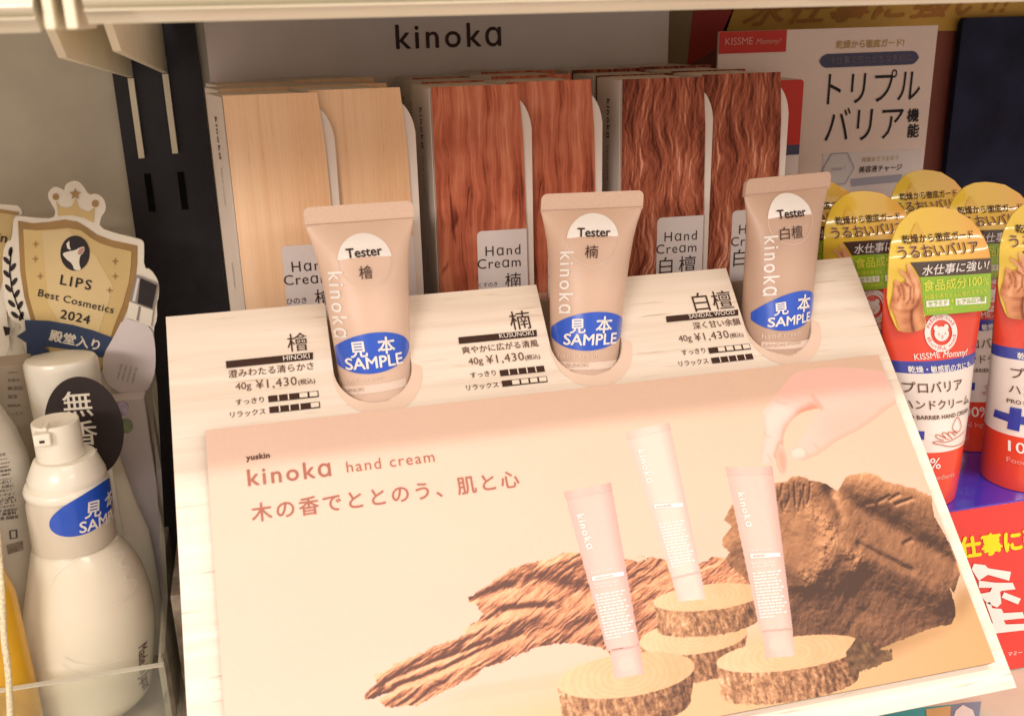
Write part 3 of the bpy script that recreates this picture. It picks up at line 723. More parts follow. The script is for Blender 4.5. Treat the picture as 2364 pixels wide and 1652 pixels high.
    for pts in ([(735,985),(750,975),(790,972),(800,1030),(745,1040)], [(450,1330),(470,1312),(515,1310),(525,1365),(455,1380)], [(1138,1240),(1150,1225),(1205,1225),(1218,1275),(1140,1285)]):
        blend(soft(smooth_poly(mm(pts, zb), 1), .3), L((220, 186, 174)), .6)
    # printed hand reaching down
    hand = [(1320,80),(1240,20),(900,-10),(600,10),(530,60),(470,140),(390,230),(325,310),(315,360),(335,470),(310,600),(295,690),(350,715),(385,690),(415,650),(425,720),(455,785),(485,790),(507,730),(500,640),(470,555),(480,480),(510,420),(590,330),(720,300),(760,300),(700,370),(580,570),(530,600),(540,665),(600,687),(680,665),(780,610),(860,540),(1010,470),(1150,380),(1230,310),(1330,250)]
    ph = smooth_poly(mm(hand, zc), 2); m_ = inpoly(Xm, Ym, ph) 
    C[m_] = L((222, 178, 164))
    m1 = m_.astype(float)
    blend(soft(mm([(315,360),(335,470),(300,690),(350,715),(380,560),(440,420),(560,300),(420,230)], zc), 3)*m1, L((230, 194, 184)), .8)
    blend(soft(mm([(590,300),(690,250),(760,300),(720,310),(600,345),(500,430),(470,560),(450,560),(480,430)], zc), 1.2)*m1, L((206, 128, 104)), .9)
    blend(soft(mm([(420,640),(450,560),(500,640),(507,730),(485,790),(455,785)], zc), 1.5)*m1, L((214, 142, 118)), .8)
    blend(soft(mm([(680,200),(740,250),(770,300),(720,280)], zc), .8)*m1, L((208, 142, 120)), .5)
    blend(soft(mm([(700,380),(900,300),(1300,180),(1330,250),(1010,470),(780,610),(640,670),(800,500)], zc), 5)*m1, L((216, 164, 146)), .6)
    blend(soft(smooth_poly(mm([(535,600),(590,570),(640,590),(650,640),(600,680),(545,660)], zc), 2), .8)*m1, L((232, 196, 182)), .7)
    def ln_(pts, wd, col, a, zf=zc): blend(np.exp(-(pdist(smooth_line(mm(pts, zf), 2))/wd)**2)*m1, L(col)*.5+L((214, 150, 124))*.5, a*.75)
    ln_([(470,555),(440,540),(410,650)], .5, (190, 112, 90), .75); ln_([(415,650),(425,720),(455,785)], .5, (200, 124, 100), .6)
    ln_([(590,335),(660,300),(740,296)], 1.0, (186, 110, 88), .5); ln_([(690,200),(725,245),(765,290)], .9, (198, 130, 108), .45)
    ln_([(510,420),(480,480),(470,555)], .8, (204, 130, 106), .6); ln_([(330,470),(345,500),(380,505)], .4, (206, 140, 116), .5); ln_([(420,235),(450,260),(500,262)], .6, (212, 150, 126), .5)
    ln_([(540,600),(580,575),(635,592),(648,640)], .4, (200, 130, 108), .55); ln_([(700,560),(730,590)], .5, (206, 142, 118), .5); ln_([(1330,250),(1230,310),(1150,380),(1010,470),(860,540),(780,610),(680,665),(600,687)], 1.6, (206, 138, 112), .65)
    ln_([(315,360),(335,470),(310,600),(295,690)], 1.2, (214, 152, 126), .5); ln_([(360,640),(375,660),(385,690)], .5, (206, 140, 116), .5)
    C *= (.985+.03*fbm(Xm/1.2, Ym/1.2, 991, 2))[..., None]
    C[:] = np.clip(C, 0, 1)
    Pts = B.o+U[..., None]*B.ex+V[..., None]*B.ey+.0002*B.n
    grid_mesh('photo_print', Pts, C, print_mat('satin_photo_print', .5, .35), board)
    return zb, zc, za
zb_, zc_, za_ = board_print()
# lettering on the board
mb = MB(); zt = zoom(460, 950, 2.285)
A = lambda x, y, zf=zt: B.uv(zf(x, y))
text(mb, B, 'yuskin', A(250, 258), A(372, 245), .0005, brown_ink, bold=.035, space=1.08, level=True)
text(mb, B, 'kinokɑ', A(260, 396), A(695, 335), .0005, rose_ink, bold=.014, space=1.22, level=True)
text(mb, B, 'hand cream', A(780, 322), A(1243, 264), .0005, rose_ink, space=1.16, level=True)
text(mb, B, '木の香でととのう、肌と心', A(280, 578), A(1690, 388), .0005, rose_ink, bold=.012, space=1.22, level=True)
mb.build('headline', board)
def tube_text(zf, k0, k1, band, w0, name, body, b2, care=None):
    mb = MB(); text(mb, B, 'kinokɑ', A(*k0, zf), A(*k1, zf), .0005, white_ink, bold=.012, space=1.25)
    sheet(mb, B, on(B, band, zf), .0005, white_ink)
    text(mb, B, 'hand cream', A(*w0[0], zf), A(*w0[1], zf), .0005, white_ink, space=1.1)
    text(mb, B, name, A(*w0[2], zf), A(*w0[3], zf), .0007, rose_ink, space=1.1)
    (xa, ya), (xb, yb) = body; (xc, yc) = b2; n = 15
    for i in range(n):
        t = i/(n-1); x = xa+(xc-xa)*t; y = ya+(yc-ya)*t; wd = (xb-xa)*(1-.25*((i*7) % 5)/5 if i < n-1 else .5)
        a = A(x, y, zf); b = A(x+wd, y-(ya-yb)*wd/(xb-xa), zf); g_ = 6+(i*5) % 4; px = 0
        for j in range(g_):
            f0 = j/g_; f1 = (j+.72+.15*((i+j) % 2))/g_
            stroke(mb, B, [(a[0]+(b[0]-a[0])*f0, a[1]+(b[1]-a[1])*f0), (a[0]+(b[0]-a[0])*f1, a[1]+(b[1]-a[1])*f1)], .00042, .0005, white_ink)
    if care: text(mb, B, 'Moisturizing Care', A(*care[0], zf), A(*care[1], zf), .0005, white_ink, bold=.02); text(mb, B, 'for Smoother Skin', A(*care[2], zf), A(*care[3], zf), .0005, white_ink, bold=.02)
    mb.build('tube_lettering', board)
tube_text(zb_, (258, 670), (305, 825), [(330, 968), (472, 944), (470, 926), (326, 950)], ((325, 938), (420, 920), (340, 962), (425, 948)), 'SANDALWOOD', ((342, 1035), (480, 1010)), (392, 1232), ((340, 990), (445, 972), (342, 1004), (450, 988)))
tube_text(zb_, (990, 570), (1030, 722), [(1050, 866), (1184, 858), (1182, 840), (1046, 846)], ((1046, 838), (1138, 830), (1060, 862), (1115, 858)), 'HINOKI', ((1058, 935), (1190, 922)), (1092, 1135), ((1056, 896), (1156, 886), (1058, 910), (1162, 900)))
tube_text(zb_, (535, 375), (578, 525), [(612, 640), (742, 632), (740, 614), (608, 622)], ((608, 616), (690, 608), (620, 637), (690, 630)), 'KUSUNOKI', ((632, 712), (748, 694)), (690, 905))

# ------------------------------------------------------------------ tester tubes
tube_m = mat('matte_beige_tube', (.66, .48, .37), .40, .42, var=.03, bump=.22, bscale=85)
tube_d = mat('matte_tan_tube', (.60, .425, .325), .40, .42, var=.03, bump=.22, bscale=85)
tube_e = mat('matte_brown_tube', (.51, .35, .26), .40, .42, var=.03, bump=.22, bscale=85)
crimp_mats = {a.name: mat(a.name.replace('tube', 'crimp'), c, .45, .4, var=.04, vscale=1600, bump=.4, bscale=1300) for a, c in ((tube_m, (.66, .48, .37)), (tube_d, (.60, .425, .325)), (tube_e, (.51, .35, .26)))}
band_m = mat('pale_tube_band', (.74, .60, .50), .5, .3, var=.03)
PROF = [(-.045, 11.5, 11.5), (-.030, 13.3, 13.3), (0, 13.5, 13.3), (.016, 13.9, 12.9), (.030, 14.7, 12.0), (.045, 15.9, 10.0), (.054, 17.0, 7.9), (.060, 18.2, 5.2), (.064, 19.3, 2.6), (.0662, 19.9, 1.0), (.0670, 19.9, .8), (.0720, 19.9, .75), (.0728, 19.2, .7)]
def tester(m, cx_, cv, toppx, yaw, kanji, name, zf, pts, label, xlip, wscale=.965):
    lip = P(xlip, -cv-NR)
    lean = R(10); fr = np.array([0, -math.cos(lean), math.sin(lean)])
    base = lip-fr*.0128
    d0 = np.array([0, math.sin(lean), math.cos(lean)])
    tp = base+d0*.068
    for _ in range(6):
        tx_, tz_ = wall(tp[1]).uv(toppx); tp = base+d0*((tz_-base[2])/d0[2])
    top_ = np.array([tx_, tp[1], tz_])
    ax = top_-base; Ln = np.linalg.norm(ax); ax /= Ln; k = Ln/.0728
    ex = np.array([math.cos(yaw), math.sin(yaw), 0]); fn = np.cross(ex, ax); fn /= np.linalg.norm(fn)
    ts = [p[0]*k for p in PROF]; As = [p[1]/1000*wscale for p in PROF]; Bs = [p[2]/1000*wscale for p in PROF]
    def pt_(t, a): 
        A_ = np.interp(t, ts, As); B_ = np.interp(t, ts, Bs); return base+ax*t+ex*A_*math.cos(a)+fn*B_*math.sin(a)
    def S(u, v, h=0):
        A_ = np.interp(v, ts, As); B_ = np.interp(v, ts, Bs); q = float(np.clip(u/A_, -.985, .985))
        nx_ = q*B_/A_; nn = math.hypot(nx_, 1)
        return base+ax*v+ex*(u+h*nx_/nn*.8)+fn*(B_*math.sqrt(max(0, 1-q*q))+h)
    t = thing('tester_tube', label, 'tester tube', tuple(base-ax*.045*k), 'sample hand cream tubes in the panel notches')
    mb = MB(); N = 56; tt = []
    for a, b in zip(ts[:-1], ts[1:]):
        n = max(1, int(abs(b-a)/.002)); tt += [a+(b-a)*i/n for i in range(n)]
    tt = [x for x in tt if x <= ts[9]]
    V = [pt_(x, 2*math.pi*i/N) for x in tt for i in range(N)]
    F = [(k_*N+i, k_*N+(i+1) % N, (k_+1)*N+(i+1) % N, (k_+1)*N+i) for k_ in range(len(tt)-1) for i in range(N)]
    F.append(tuple(range(N))[::-1]); mb.add(V, F, m); mb.build('tube_body', t, smooth=True)
    mb = MB(); fl = Plane(base+ax*ts[9], ex, ax); a9 = As[9]
    slab(mb, fl, rrect(-a9, -.0003, a9, .0064, .0022, 6, (1, 1, 0, 0)), -.0009, .0009, crimp_mats[m.name], grid=.001)
    for j in range(1): stroke(mb, fl, [(-a9, .0003), (a9, .0003)], .0003, .0011, mat('crimp_line', (.42, .27, .18), .6, .2, var=0))
    mb.build('crimp_seal', t)
    mb = MB(); n = 24
    lathe_c = [pt_(ts[0]-.0001, 2*math.pi*i/n) for i in range(n)]; low = [p-ax*.02 for p in lathe_c]
    mb.add(lathe_c+low, [(i, n+i, n+(i+1) % n, (i+1) % n) for i in range(n)]+[tuple(range(n, 2*n))[::-1]], white); mb.build('tube_cap', t, smooth=False)
    q = lambda p: solve(S, zf(*p), (0.0, .03))
    # tester sticker
    c = q(pts['st'][0]); rx = abs(q(pts['st'][1])[0]-q(pts['st'][2])[0])/2*1.02
    mid = c[1]+rx*.08
    a0 = math.asin((mid-c[1])/rx)
    up = ell(c, rx, rx, 24, a0, math.pi-a0)
    mb = MB(); sheet(mb, S, up, .0003, white_ink, grid=.0012)
    ringp = ell(c, rx, rx, 60); stroke(mb, S, ringp[:], .0002, .00028, band_m, closed=True); sto = mb.build('tester_sticker', t, smooth=True)
    # sample sticker
    e = [q(p) for p in pts['blue']]
    cc = ((e[0][0]+e[1][0])/2, (e[2][1]+e[3][1])/2); rx2 = (e[1][0]-e[0][0])/2*pts.get('bw', 1.0); ry2 = (e[2][1]-e[3][1])/2
    tilt = math.atan2(e[1][1]-e[0][1], e[1][0]-e[0][0])*0+pts.get('tilt', 0)
    el = [(x, y) for x, y in ell(cc, rx2, ry2, 72, rot=tilt)]
    el = [(max(-np.interp(y, ts, As)*.985, min(np.interp(y, ts, As)*.985, x)), y) for x, y in el]
    mb = MB(); sheet(mb, S, el, .0003, sample_blue, grid=.0012); mb.build('sample_sticker', t, smooth=True)
    mb = MB(); T = lambda s, a, b, m_, h=.0006, **kw: text(mb, S, s, q(a), q(b), h, m_, **kw)
    T('Tester', *pts['tester'], ink, bold=.022)
    T(kanji, *pts['kanji'], ink)
    T('kinokɑ', *pts['kinoka'], white_ink, h=.0004, bold=.012, space=1.25)
    T('見', *pts['ken'], white_ink, bold=.02); T('本', *pts['hon'], white_ink, bold=.02)
    T('SAMPLE', *pts['sample'], white_ink, bold=.02)
    T('hand cream', *pts['hc'], band_m, h=.0004, bold=.006, space=1.1)
    b0, b1, bh = pts['band']; p0, p1 = q(b0), q(b1); hh = p0[1]-q((b0[0], b0[1]+bh))[1]
    bp = [(p0[0]+(p1[0]-p0[0])*i/12, p0[1]+(p1[1]-p0[1])*i/12) for i in range(13)]
    sheet(mb, S, [(x, y-hh) for x, y in bp]+bp[::-1], .0003, band_m, grid=.0015)
    T(name, *pts['name'], tube_e, h=.0006)
    T('Moisturizing Care', *pts['care'], band_m, h=.0004, bold=.01)
    mb.build('lettering', t)
    return t
tester(tube_m, *NC[0], (827, 472), R(0), '檜', 'HINOKI', z1, dict(st=[(1122, 466), (1312, 470), (934, 470)], tester=[(990, 450), (1240, 425)], kanji=[(1080, 592), (1175, 585)], kinoka=[(858, 550), (905, 1010)],
    blue=[(888, 1130), (1428, 1110), (1160, 982), (1150, 1272)], ken=[(1022, 1148), (1140, 1138)], hon=[(1212, 1122), (1328, 1110)], sample=[(990, 1240), (1382, 1195)], hc=[(945, 1340), (1255, 1310)],
    band=[(960, 1355), (1405, 1298), 55], name=[(985, 1402), (1115, 1390)], care=[(1010, 1500), (1300, 1462)], tilt=R(4), bw=1.03),
    'leftmost of the three beige tester tubes, marked with one complex kanji, before the yellow cartons', .0705)
tester(tube_d, *NC[1], (1368, 446), R(-9), '楠', 'KUSUNOKI', z2b, dict(st=[(1089, 425), (1275, 430), (904, 430)], tester=[(972, 405), (1212, 402)], kanji=[(1025, 555), (1120, 555)], kinoka=[(848, 518), (838, 970)],
    blue=[(780, 1080), (1312, 1060), (1045, 965), (1050, 1248)], ken=[(918, 1110), (1030, 1105)], hon=[(1105, 1108), (1218, 1102)], sample=[(872, 1200), (1250, 1192)], hc=[(832, 1298), (1130, 1298)],
    band=[(830, 1325), (1260, 1310), 55], name=[(838, 1365), (1050, 1365)], care=[(885, 1462), (1150, 1455)], tilt=R(2), bw=1.03),
    'middle of the three tan tester tubes, standing upright before the red brown cartons', .1492)
tester(tube_e, *NC[2], (1820, 406), R(8), '白檀', 'SANDALWOOD', z3, dict(st=[(1053, 400), (1210, 400), (895, 405)], tester=[(945, 402), (1152, 378)], kanji=[(962, 552), (1128, 532)], kinoka=[(848, 535), (838, 970)],
    blue=[(758, 1110), (1205, 1072), (1010, 950), (990, 1228)], ken=[(918, 1110), (1022, 1092)], hon=[(1085, 1082), (1172, 1070)], sample=[(872, 1200), (1172, 1154)], hc=[(830, 1285), (1110, 1255)],
    band=[(825, 1310), (1190, 1260), 52], name=[(838, 1348), (1112, 1322)], care=[(885, 1430), (1125, 1398)], tilt=R(8), bw=1.04),
    'rightmost of the three tester tubes, the darkest, marked with two kanji, before the sandalwood cartons', .2285, 1.0)

# ------------------------------------------------------------------ back right: banner, navy panel, product card, red carton
bn = thing('promo_banner', 'yellow and dark red banner board hanging behind the product card at upper right', 'banner', (.33, .135, -.10))
yel_b = mat('banner_yellow', (.56, .33, .055), .55, .3, var=.08, vscale=25)
mar_b = mat('banner_maroon', (.20, .055, .035), .6, .3, var=.15, vscale=30)
red_b = mat('banner_red', (.36, .035, .025), .55, .3, var=.12, vscale=25)
tan_b = mat('banner_tan', (.30, .22, .10), .6, .3, var=.1)
bro_b = mat('banner_brown_ink', (.40, .17, .025), .6, .3, var=.1)
W13 = wall(.135); z5 = zoom(1640, 0, 3.171); zf3 = zoom(1564, 0, 2.864)
mb = MB(); slab(mb, W13, [(.2385, -.10), (.60, -.10), (.60, .0985), (.2385, .0985)], -.002, 0, mar_b); mb.build('board_sheet', bn)
mb = MB()
U13 = lambda x, y: W13.uv(zf3(x, y))
sheet(mb, W13, [(.2387, -.02), U13(60, 440), U13(110, 20), (.2387, .0983)], .0003, tan_b)
sheet(mb, W13, [U13(60, 440), U13(290, 300), U13(385, 25), U13(385, -10), U13(110, -10)], .0003, red_b)
sheet(mb, W13, [U13(300, 205), U13(2300, 205), (.5995, U13(2300, 205)[1]), (.5995, .0983), U13(392, 5)], .0003, yel_b)
text(mb, W13, '水仕事に強い!!', U13(420, 160), U13(2150, 80), .0006, bro_b, bold=.02, sy=.55, shear=.75, level=False)
mb.build('banner_print', bn)
nv = MB(); nx0 = wall(.128).uv((2206, 200))[0]; slab(nv, wall(.128), rrect(nx0, -.06, .60, wall(.128).uv((2290, 40))[1], .003), -.004, 0, mat('navy_velvet_board', (.012, .014, .035), .8, .2, var=.5, vscale=45))
tag(nv.build('navy_board'), 'dark navy board at the far right behind the yellow domed labels', 'board')

CDP = wall(.092)
pc = thing('product_card', 'white product card with a red corner block and katakana text behind the yellow labels', 'display card', (.30, .092, -.1006))
c0 = CDP.uv((1660, 74)); c1 = CDP.uv((2146, 59)); c2 = CDP.uv((2149, 395))
xr = (c1[0]+c2[0])/2; zt_ = (c0[1]+c1[1])/2
mb = MB(); slab(mb, CDP, [(c0[0], -.1003), (xr, -.1003), (xr, zt_), (c0[0], zt_)], -.0012, 0, mat('product_card_paper', (.70, .57, .50), .5, .35, var=.03)); mb.build('card_sheet', pc)
mb = MB(); Q = lambda x, y: CDP.uv(z5(x, y)); k = .0003
rb = Q(550, 380); cred = mat('card_red', (.50, .04, .028), .6, .2, var=.05)
sheet(mb, CDP, [(c0[0]+.0001, rb[1]), (rb[0], rb[1]), (rb[0], zt_-.0001), (c0[0]+.0001, zt_-.0001)], k, cred)
pill = [Q(795, 440), Q(1525, 425)]; ph_ = .0068
sheet(mb, CDP, rrect(pill[0][0], Q(800, 500)[1], pill[1][0], Q(1520, 372)[1], .0045, 8), k, navy)
mb.build('printed_blocks', pc)
mb = MB()
text(mb, CDP, 'KISSME', Q(105, 330), Q(305, 328), 2*k, mat('pale_red_ink', (.66, .30, .24), .5, .3, var=.03), level=True)
text(mb, CDP, 'Mommy!', Q(330, 325), Q(505, 318), 2*k, MATS['pale_red_ink'], shear=.3, level=True)
text(mb, CDP, '乾燥から徹底ガード!', Q(918, 352), Q(1415, 338), k, gold_ink, bold=.015, level=True)
text(mb, CDP, '水仕事で荒れがちな手肌に', Q(865, 470), Q(1465, 440), 2*k, mat('grey_violet_ink', (.16, .13, .16), .5, .3, var=.05), level=True)
text(mb, CDP, 'トリプル', Q(850, 752), Q(1525, 728), k, black_ink, bold=-.008, sy=1.25, level=True)
text(mb, CDP, 'バリア', Q(832, 1020), Q(1395, 1012), k, black_ink, bold=-.008, sy=1.25, level=True)
text(mb, CDP, '機', Q(1437, 885), Q(1520, 882), k, black_ink, bold=.03, level=True)
text(mb, CDP, '能', Q(1439, 998), Q(1520, 995), k, black_ink, bold=.03, level=True)
Q3 = lambda x, y: CDP.uv(zf3(x, y))
grey_box = mat('pale_grey_block', (.56, .52, .52), .5, .3, var=.03); slate = mat('slate_block', (.30, .30, .36), .5, .3, var=.04)
sheet(mb, CDP, [Q3(960, 1300), Q3(1610, 1300), Q3(1610, 985), Q3(960, 1015)], k, mat('panel_tint', (.62, .56, .54), .5, .3, var=.02))
hx = Q3(1058, 1115); hr = .0088
sheet(mb, CDP, [(hx[0]+hr*math.cos(R(60*i)), hx[1]+hr*math.sin(R(60*i))) for i in range(6)], 2*k, grey_box)
stroke(mb, CDP, [(hx[0]+hr*math.cos(R(60*i)), hx[1]+hr*math.sin(R(60*i))) for i in range(6)], .0005, 3*k, slate, closed=True)
text(mb, CDP, 'point 1', Q3(1012, 1128), Q3(1100, 1120), 3*k, slate, shear=.2, level=True)
text(mb, CDP, '角層までうるおう', Q3(1215, 1068), Q3(1455, 1055), 2*k, gold_ink, level=True)
text(mb, CDP, '美容液チャージ', Q3(1195, 1138), Q3(1478, 1122), 2*k, ink, bold=.02, level=True)
sheet(mb, CDP, [Q3(1142, 1232), Q3(1480, 1200), Q3(1480, 1150), Q3(1142, 1182)], 2*k, slate)
mb.build('lettering', pc)

rc = thing('red_top_carton', 'red, navy and white carton peeking out between the sandalwood cartons and white product card', 'carton', (.258, .064, -.1006))
W6 = wall(.062); xr6 = W6.uv((1855, 200))[0]; zt6 = W6.uv((1850, 183))[1]; zn = W6.uv((1850, 333))[1]; zw = W6.uv((1850, 356))[1]
mb = MB(); slab(mb, W6, rrect(xr6-.040, -.1003, xr6, zt6, .002, 4, (1, 1, 0, 0)), -.016, 0, mat('carton_white', (.66, .58, .55), .5, .3, var=.03)); mb.build('carton_body', rc)
mb = MB(); sheet(mb, W6, rrect(xr6-.0399, zn, xr6-.0001, zt6-.0001, .0018, 4, (1, 1, 0, 0)), .0003, cred); sheet(mb, W6, [(xr6-.0399, zw), (xr6-.0001, zw), (xr6-.0001, zn), (xr6-.0399, zn)], .0003, navy)
text(mb, W6, 'ハンドクリーム', (xr6-.038, zw-.016), (xr6-.0035, zw-.016), .0003, ink); mb.build('printed_front', rc)

# ------------------------------------------------------------------ red hand cream tubes with domed labels in a blue tray
TZ = -.1006
tray = thing('display_tray', 'glossy blue tray with a red front card holding the red and white hand cream tubes', 'display tray', (.335, .02, DECK))
blue_gloss = mat('glossy_blue_tray', (.030, .030, .42), .12, .6, coat=.8, var=.10, vscale=20)
mb = MB(); mb.box((.2745, -.0405, TZ-.004), (.470, .117, TZ), blue_gloss); mb.build('tray_floor', tray)
mb = MB(); mb.box((.2745, -.038, DECK), (.470, .117, TZ-.0041), mat('tray_base_board', (.25, .05, .05), .6, .3, var=.08)); mb.build('tray_base', tray)
FP = Plane((0, -.0412, 0), (1, 0, 0), (0, 0, 1)); zr = zoom(2050, 1130, 3.073)
fb = FP.uv((2340, 1543))[1]; ft = FP.uv((2280, 1170))[1]
mb = MB(); slab(mb, FP, [(.2745, fb), (.470, fb), (.470, ft), (.2745, ft)], -.0012, 0, mat('red_front_card', (.68, .035, .03), .25, .5, coat=.4, var=.05)); fcrd = mb.build('front_card', tray)
mb = MB(); yel_ink = mat('yellow_print', (.78, .66, .02), .5, .3, var=.05)
F_ = lambda x, y: FP.uv(zr(x, y))
text(mb, FP, '水仕事に強い!', (F_(540, 470)[0]-.0120, F_(560, 462)[1]), (F_(860, 440)[0]+.030, F_(860, 428)[1]-.0005), .0004, yel_ink, bold=.045, sy=1.05, shear=-.30)
# big white characters, cut by the wood panel
for pl_ in ([(590,560),(605,520),(685,530),(705,552),(868,578),(855,640),(705,598),(640,640)],
            [(640,690),(640,640),(760,655),(880,655),(900,700),(800,712),(790,720),(800,800),(770,830),(700,800),(640,735),(720,720),(735,690)],
            [(820,722),(938,768),(918,808),(802,760)], [(690,800),(720,790),(735,835),(800,840),(815,870),(950,862),(965,905),(815,920),(830,950),(965,945),(965,990),(770,1012),(740,940)]):
    sheet(mb, FP, on(FP, pl_, zr), .0004, white_ink)
sheet(mb, FP, on(FP, [(585,1000),(740,940),(770,1012),(600,1040)], zr), .0005, white_ink)
text(mb, FP, 'マミー', F_(845, 1175), F_(945, 1160), .0004, white_ink)
mb.build('front_lettering', fcrd)

def flat_hex(a, b, n, t): return None
zk4 = zoom(1900, 440, 3.487); zk2 = zoom(2080, 800, 4.01)
TX, TY = .2974, -.019
LH = .118
def kissme():
    t = thing('hand_cream_tube', 'x', 'hand cream tube', (TX, TY, TZ), 'red and white hand cream tubes with yellow domed labels')
    ts = [0, .004, .018, .036, .056, .072, .082, .089, .092]; As = [.0174, .0178, .0185, .0196, .0210, .0224, .0232, .0236, .0236]; Bs = [.0174, .0177, .0174, .0160, .0122, .0074, .0040, .0014, .0008]
    fa = lambda z: float(np.interp(z, ts, As)); fb_ = lambda z: float(np.interp(z, ts, Bs))
    def S(u, v, h=0):       # u from the tube axis, v above the tray
        a, b = fa(v), fb_(v); q = max(-1, min(1, u/a))
        return np.array([TX+u+(h*.7*q), TY-b*math.sqrt(max(0, 1-q*q))-h, TZ+v])
    red_m = mat('tube_red_plastic', (.70, .058, .026), .25, .5, coat=.35, var=.04); tw = mat('tube_white_plastic', (.78, .70, .64), .3, .5, coat=.2, var=.02)
    pl = wall(TY-.0125); uv = lambda zf: (lambda x, y: (pl.uv(zf(x, y))[0]-TX, pl.uv(zf(x, y))[1]-TZ))
    q4 = uv(zk4); q2 = lambda x, y: solve(S, zk2(x, y), (0.0, .03)); LS = q4(900, 520)[1]-.003
    q4s = lambda x, y: solve(S, zk4(x, y), (0.0, .05)); z_red = (q2(255, 985)[1]+q2(500, 945)[1])/2; z_b0 = q4s(900, 1468)[1]; z_b1 = q4s(900, 1368)[1]
    N = 48
    def band(nm, z0, z1, m, par, cap=0):
        n = max(2, int((z1-z0)/.003)); zs = [z0+(z1-z0)*i/n for i in range(n+1)]
        V = []
        for z in zs:
            for i in range(N):
                a = 2*math.pi*i/N; V.append((TX+fa(z)*math.cos(a), TY-fb_(z)*math.sin(a)*-1, TZ+z))
        F = [(k*N+i, k*N+(i+1) % N, (k+1)*N+(i+1) % N, (k+1)*N+i) for k in range(n) for i in range(N)]
        if cap & 1: F.append(tuple(range(N))[::-1])
        if cap & 2: F.append(tuple(n*N+i for i in range(N)))
        mb = MB(); mb.add(V, F, m); return mb.build(nm, par, smooth=True)
    body = band('tube_body', z_red, z_b0, tw, t); band('tube_cap', 0.0003, z_red, red_m, t, 1); bl = band('blue_band', z_b0, z_b1, blue_ink, t); band('red_shoulder', z_b1, .092, red_m, t, 2)
    # label: domed card wrapped in film, flatter than the tube
    def SL(u, v, h=0):
        b = float(np.interp(v, [.04, .06, .085, .10, .13], [.0160, .0120, .0062, .0036, .0016])); bulge = .0036*math.exp(-((v-LS)/.0065)**2)
        return np.array([TX+u, TY-b*(1-.42*(u/.026)**2)-.0016-bulge-h, TZ+v])
    film = mat('label_yellow_film', (.62, .40, .05), .16, .6, coat=.9, var=.10, vscale=30)
    lo = [(880,128),(960,135),(1050,152),(1180,230),(1250,310),(1290,380),(1320,450),(1335,520),(1342,660),(1340,800),(1335,920),(1328,945),(1300,962),(1060,985),(830,1002),(812,1010),(822,1060),(818,1090),(800,1108),(740,1130),(690,1138),(640,1136),(600,1122),(575,1085),(540,1000),(520,920),(512,860),(515,780),(520,700),(523,620),(525,560),(532,480),(545,410),(570,340),(600,275),(650,215),(700,172),(780,138)]
    # film colour runs from lemon at the left to orange at the right: that is the print
    nt = film.node_tree; tcn = nt.nodes.new('ShaderNodeTexCoord'); sp = nt.nodes.new('ShaderNodeSeparateXYZ'); mr = nt.nodes.new('ShaderNodeMapRange'); rp = nt.nodes.new('ShaderNodeValToRGB')
    nt.links.new(tcn.outputs['Object'], sp.inputs[0]); nt.links.new(sp.outputs['X'], mr.inputs[0]); mr.inputs[1].default_value = -.027; mr.inputs[2].default_value = .027
    rp.color_ramp.elements[0].color = (.74, .54, .05, 1); rp.color_ramp.elements[1].color = (.76, .28, .05, 1); e = rp.color_ramp.elements.new(.55); e.color = (.72, .45, .07, 1)
    nt.links.new(mr.outputs[0], rp.inputs[0]); nt.links.new(rp.outputs['Color'], nt.nodes['Principled BSDF'].inputs['Base Color'])
    q4 = lambda x, y: solve(SL, zk4(x, y), (0.0, .09))
    lab = [q4(*p) for p in lo]
    mb = MB(); slab(mb, SL, lab, 0, .0006, film, grid=.0015); label = mb.build('domed_label', t, smooth=False)
    lb = label.data
    for p in lb.polygons: p.use_smooth = len(p.vertices) == 3
    green = mat('label_green', (.24, .44, .02), .2, .5, coat=.7, var=.06); dk = mat('label_brown_black', (.060, .042, .036), .25, .5, coat=.7, var=.1)
    lime = mat('lime_ink', (.62, .66, .08), .3, .4, coat=.5, var=.04); skin = mat('label_skin_print', (.60, .33, .18), .3, .4, coat=.6, var=.08, vscale=220); skin_d = mat('label_skin_line', (.34, .13, .06), .3, .4, coat=.6, var=.1); drop_m = mat('label_drop_print', (.70, .44, .06), .2, .5, coat=.7, var=.1, vscale=90)
    mb = MB()
    sheet(mb, SL, [q4(*p) for p in [(690,575),(800,569),(1000,558),(1200,547),(1337,540),(1340,600),(1342,660),(1200,668),(1000,680),(765,692),(735,640)]], .0009, dk, grid=.002)
    sheet(mb, SL, [q4(*p) for p in [(768,693),(1000,681),(1200,669),(1341,660),(1338,800),(1334,918),(1326,943),(1298,960),(1060,983),(815,1001),(800,950),(790,850),(785,760)]], .0009, green, grid=.002)
    sheet(mb, SL, [q4(*p) for p in [(815,882),(1000,868),(1000,918),(818,932)]], .0012, white_ink); sheet(mb, SL, [q4(*p) for p in [(1050,864),(1298,847),(1298,900),(1052,915)]], .0012, white_ink)
    sheet(mb, SL, smooth_poly([q4(*p) for p in [(742,240),(765,290),(800,330),(815,400),(790,460),(740,470),(695,440),(680,380),(705,320)]], 2), .0009, drop_m, grid=.002)
    mb.build('label_print', label)
    mb = MB()
    hd = smooth_poly([q4(*p) for p in [(605,1130),(570,1010),(545,960),(525,935),(532,890),(552,820),(560,745),(560,712),(590,722),(612,742),(640,730),(662,715),(640,690),(596,640),(600,622),(640,650),(668,668),(660,600),(664,574),(690,610),(722,665),(758,715),(772,770),(772,830),(785,900),(792,980),(812,1050),(800,1105),(710,1135)]], 1)
    vs2, fs2 = tri(hd, (), .0007)
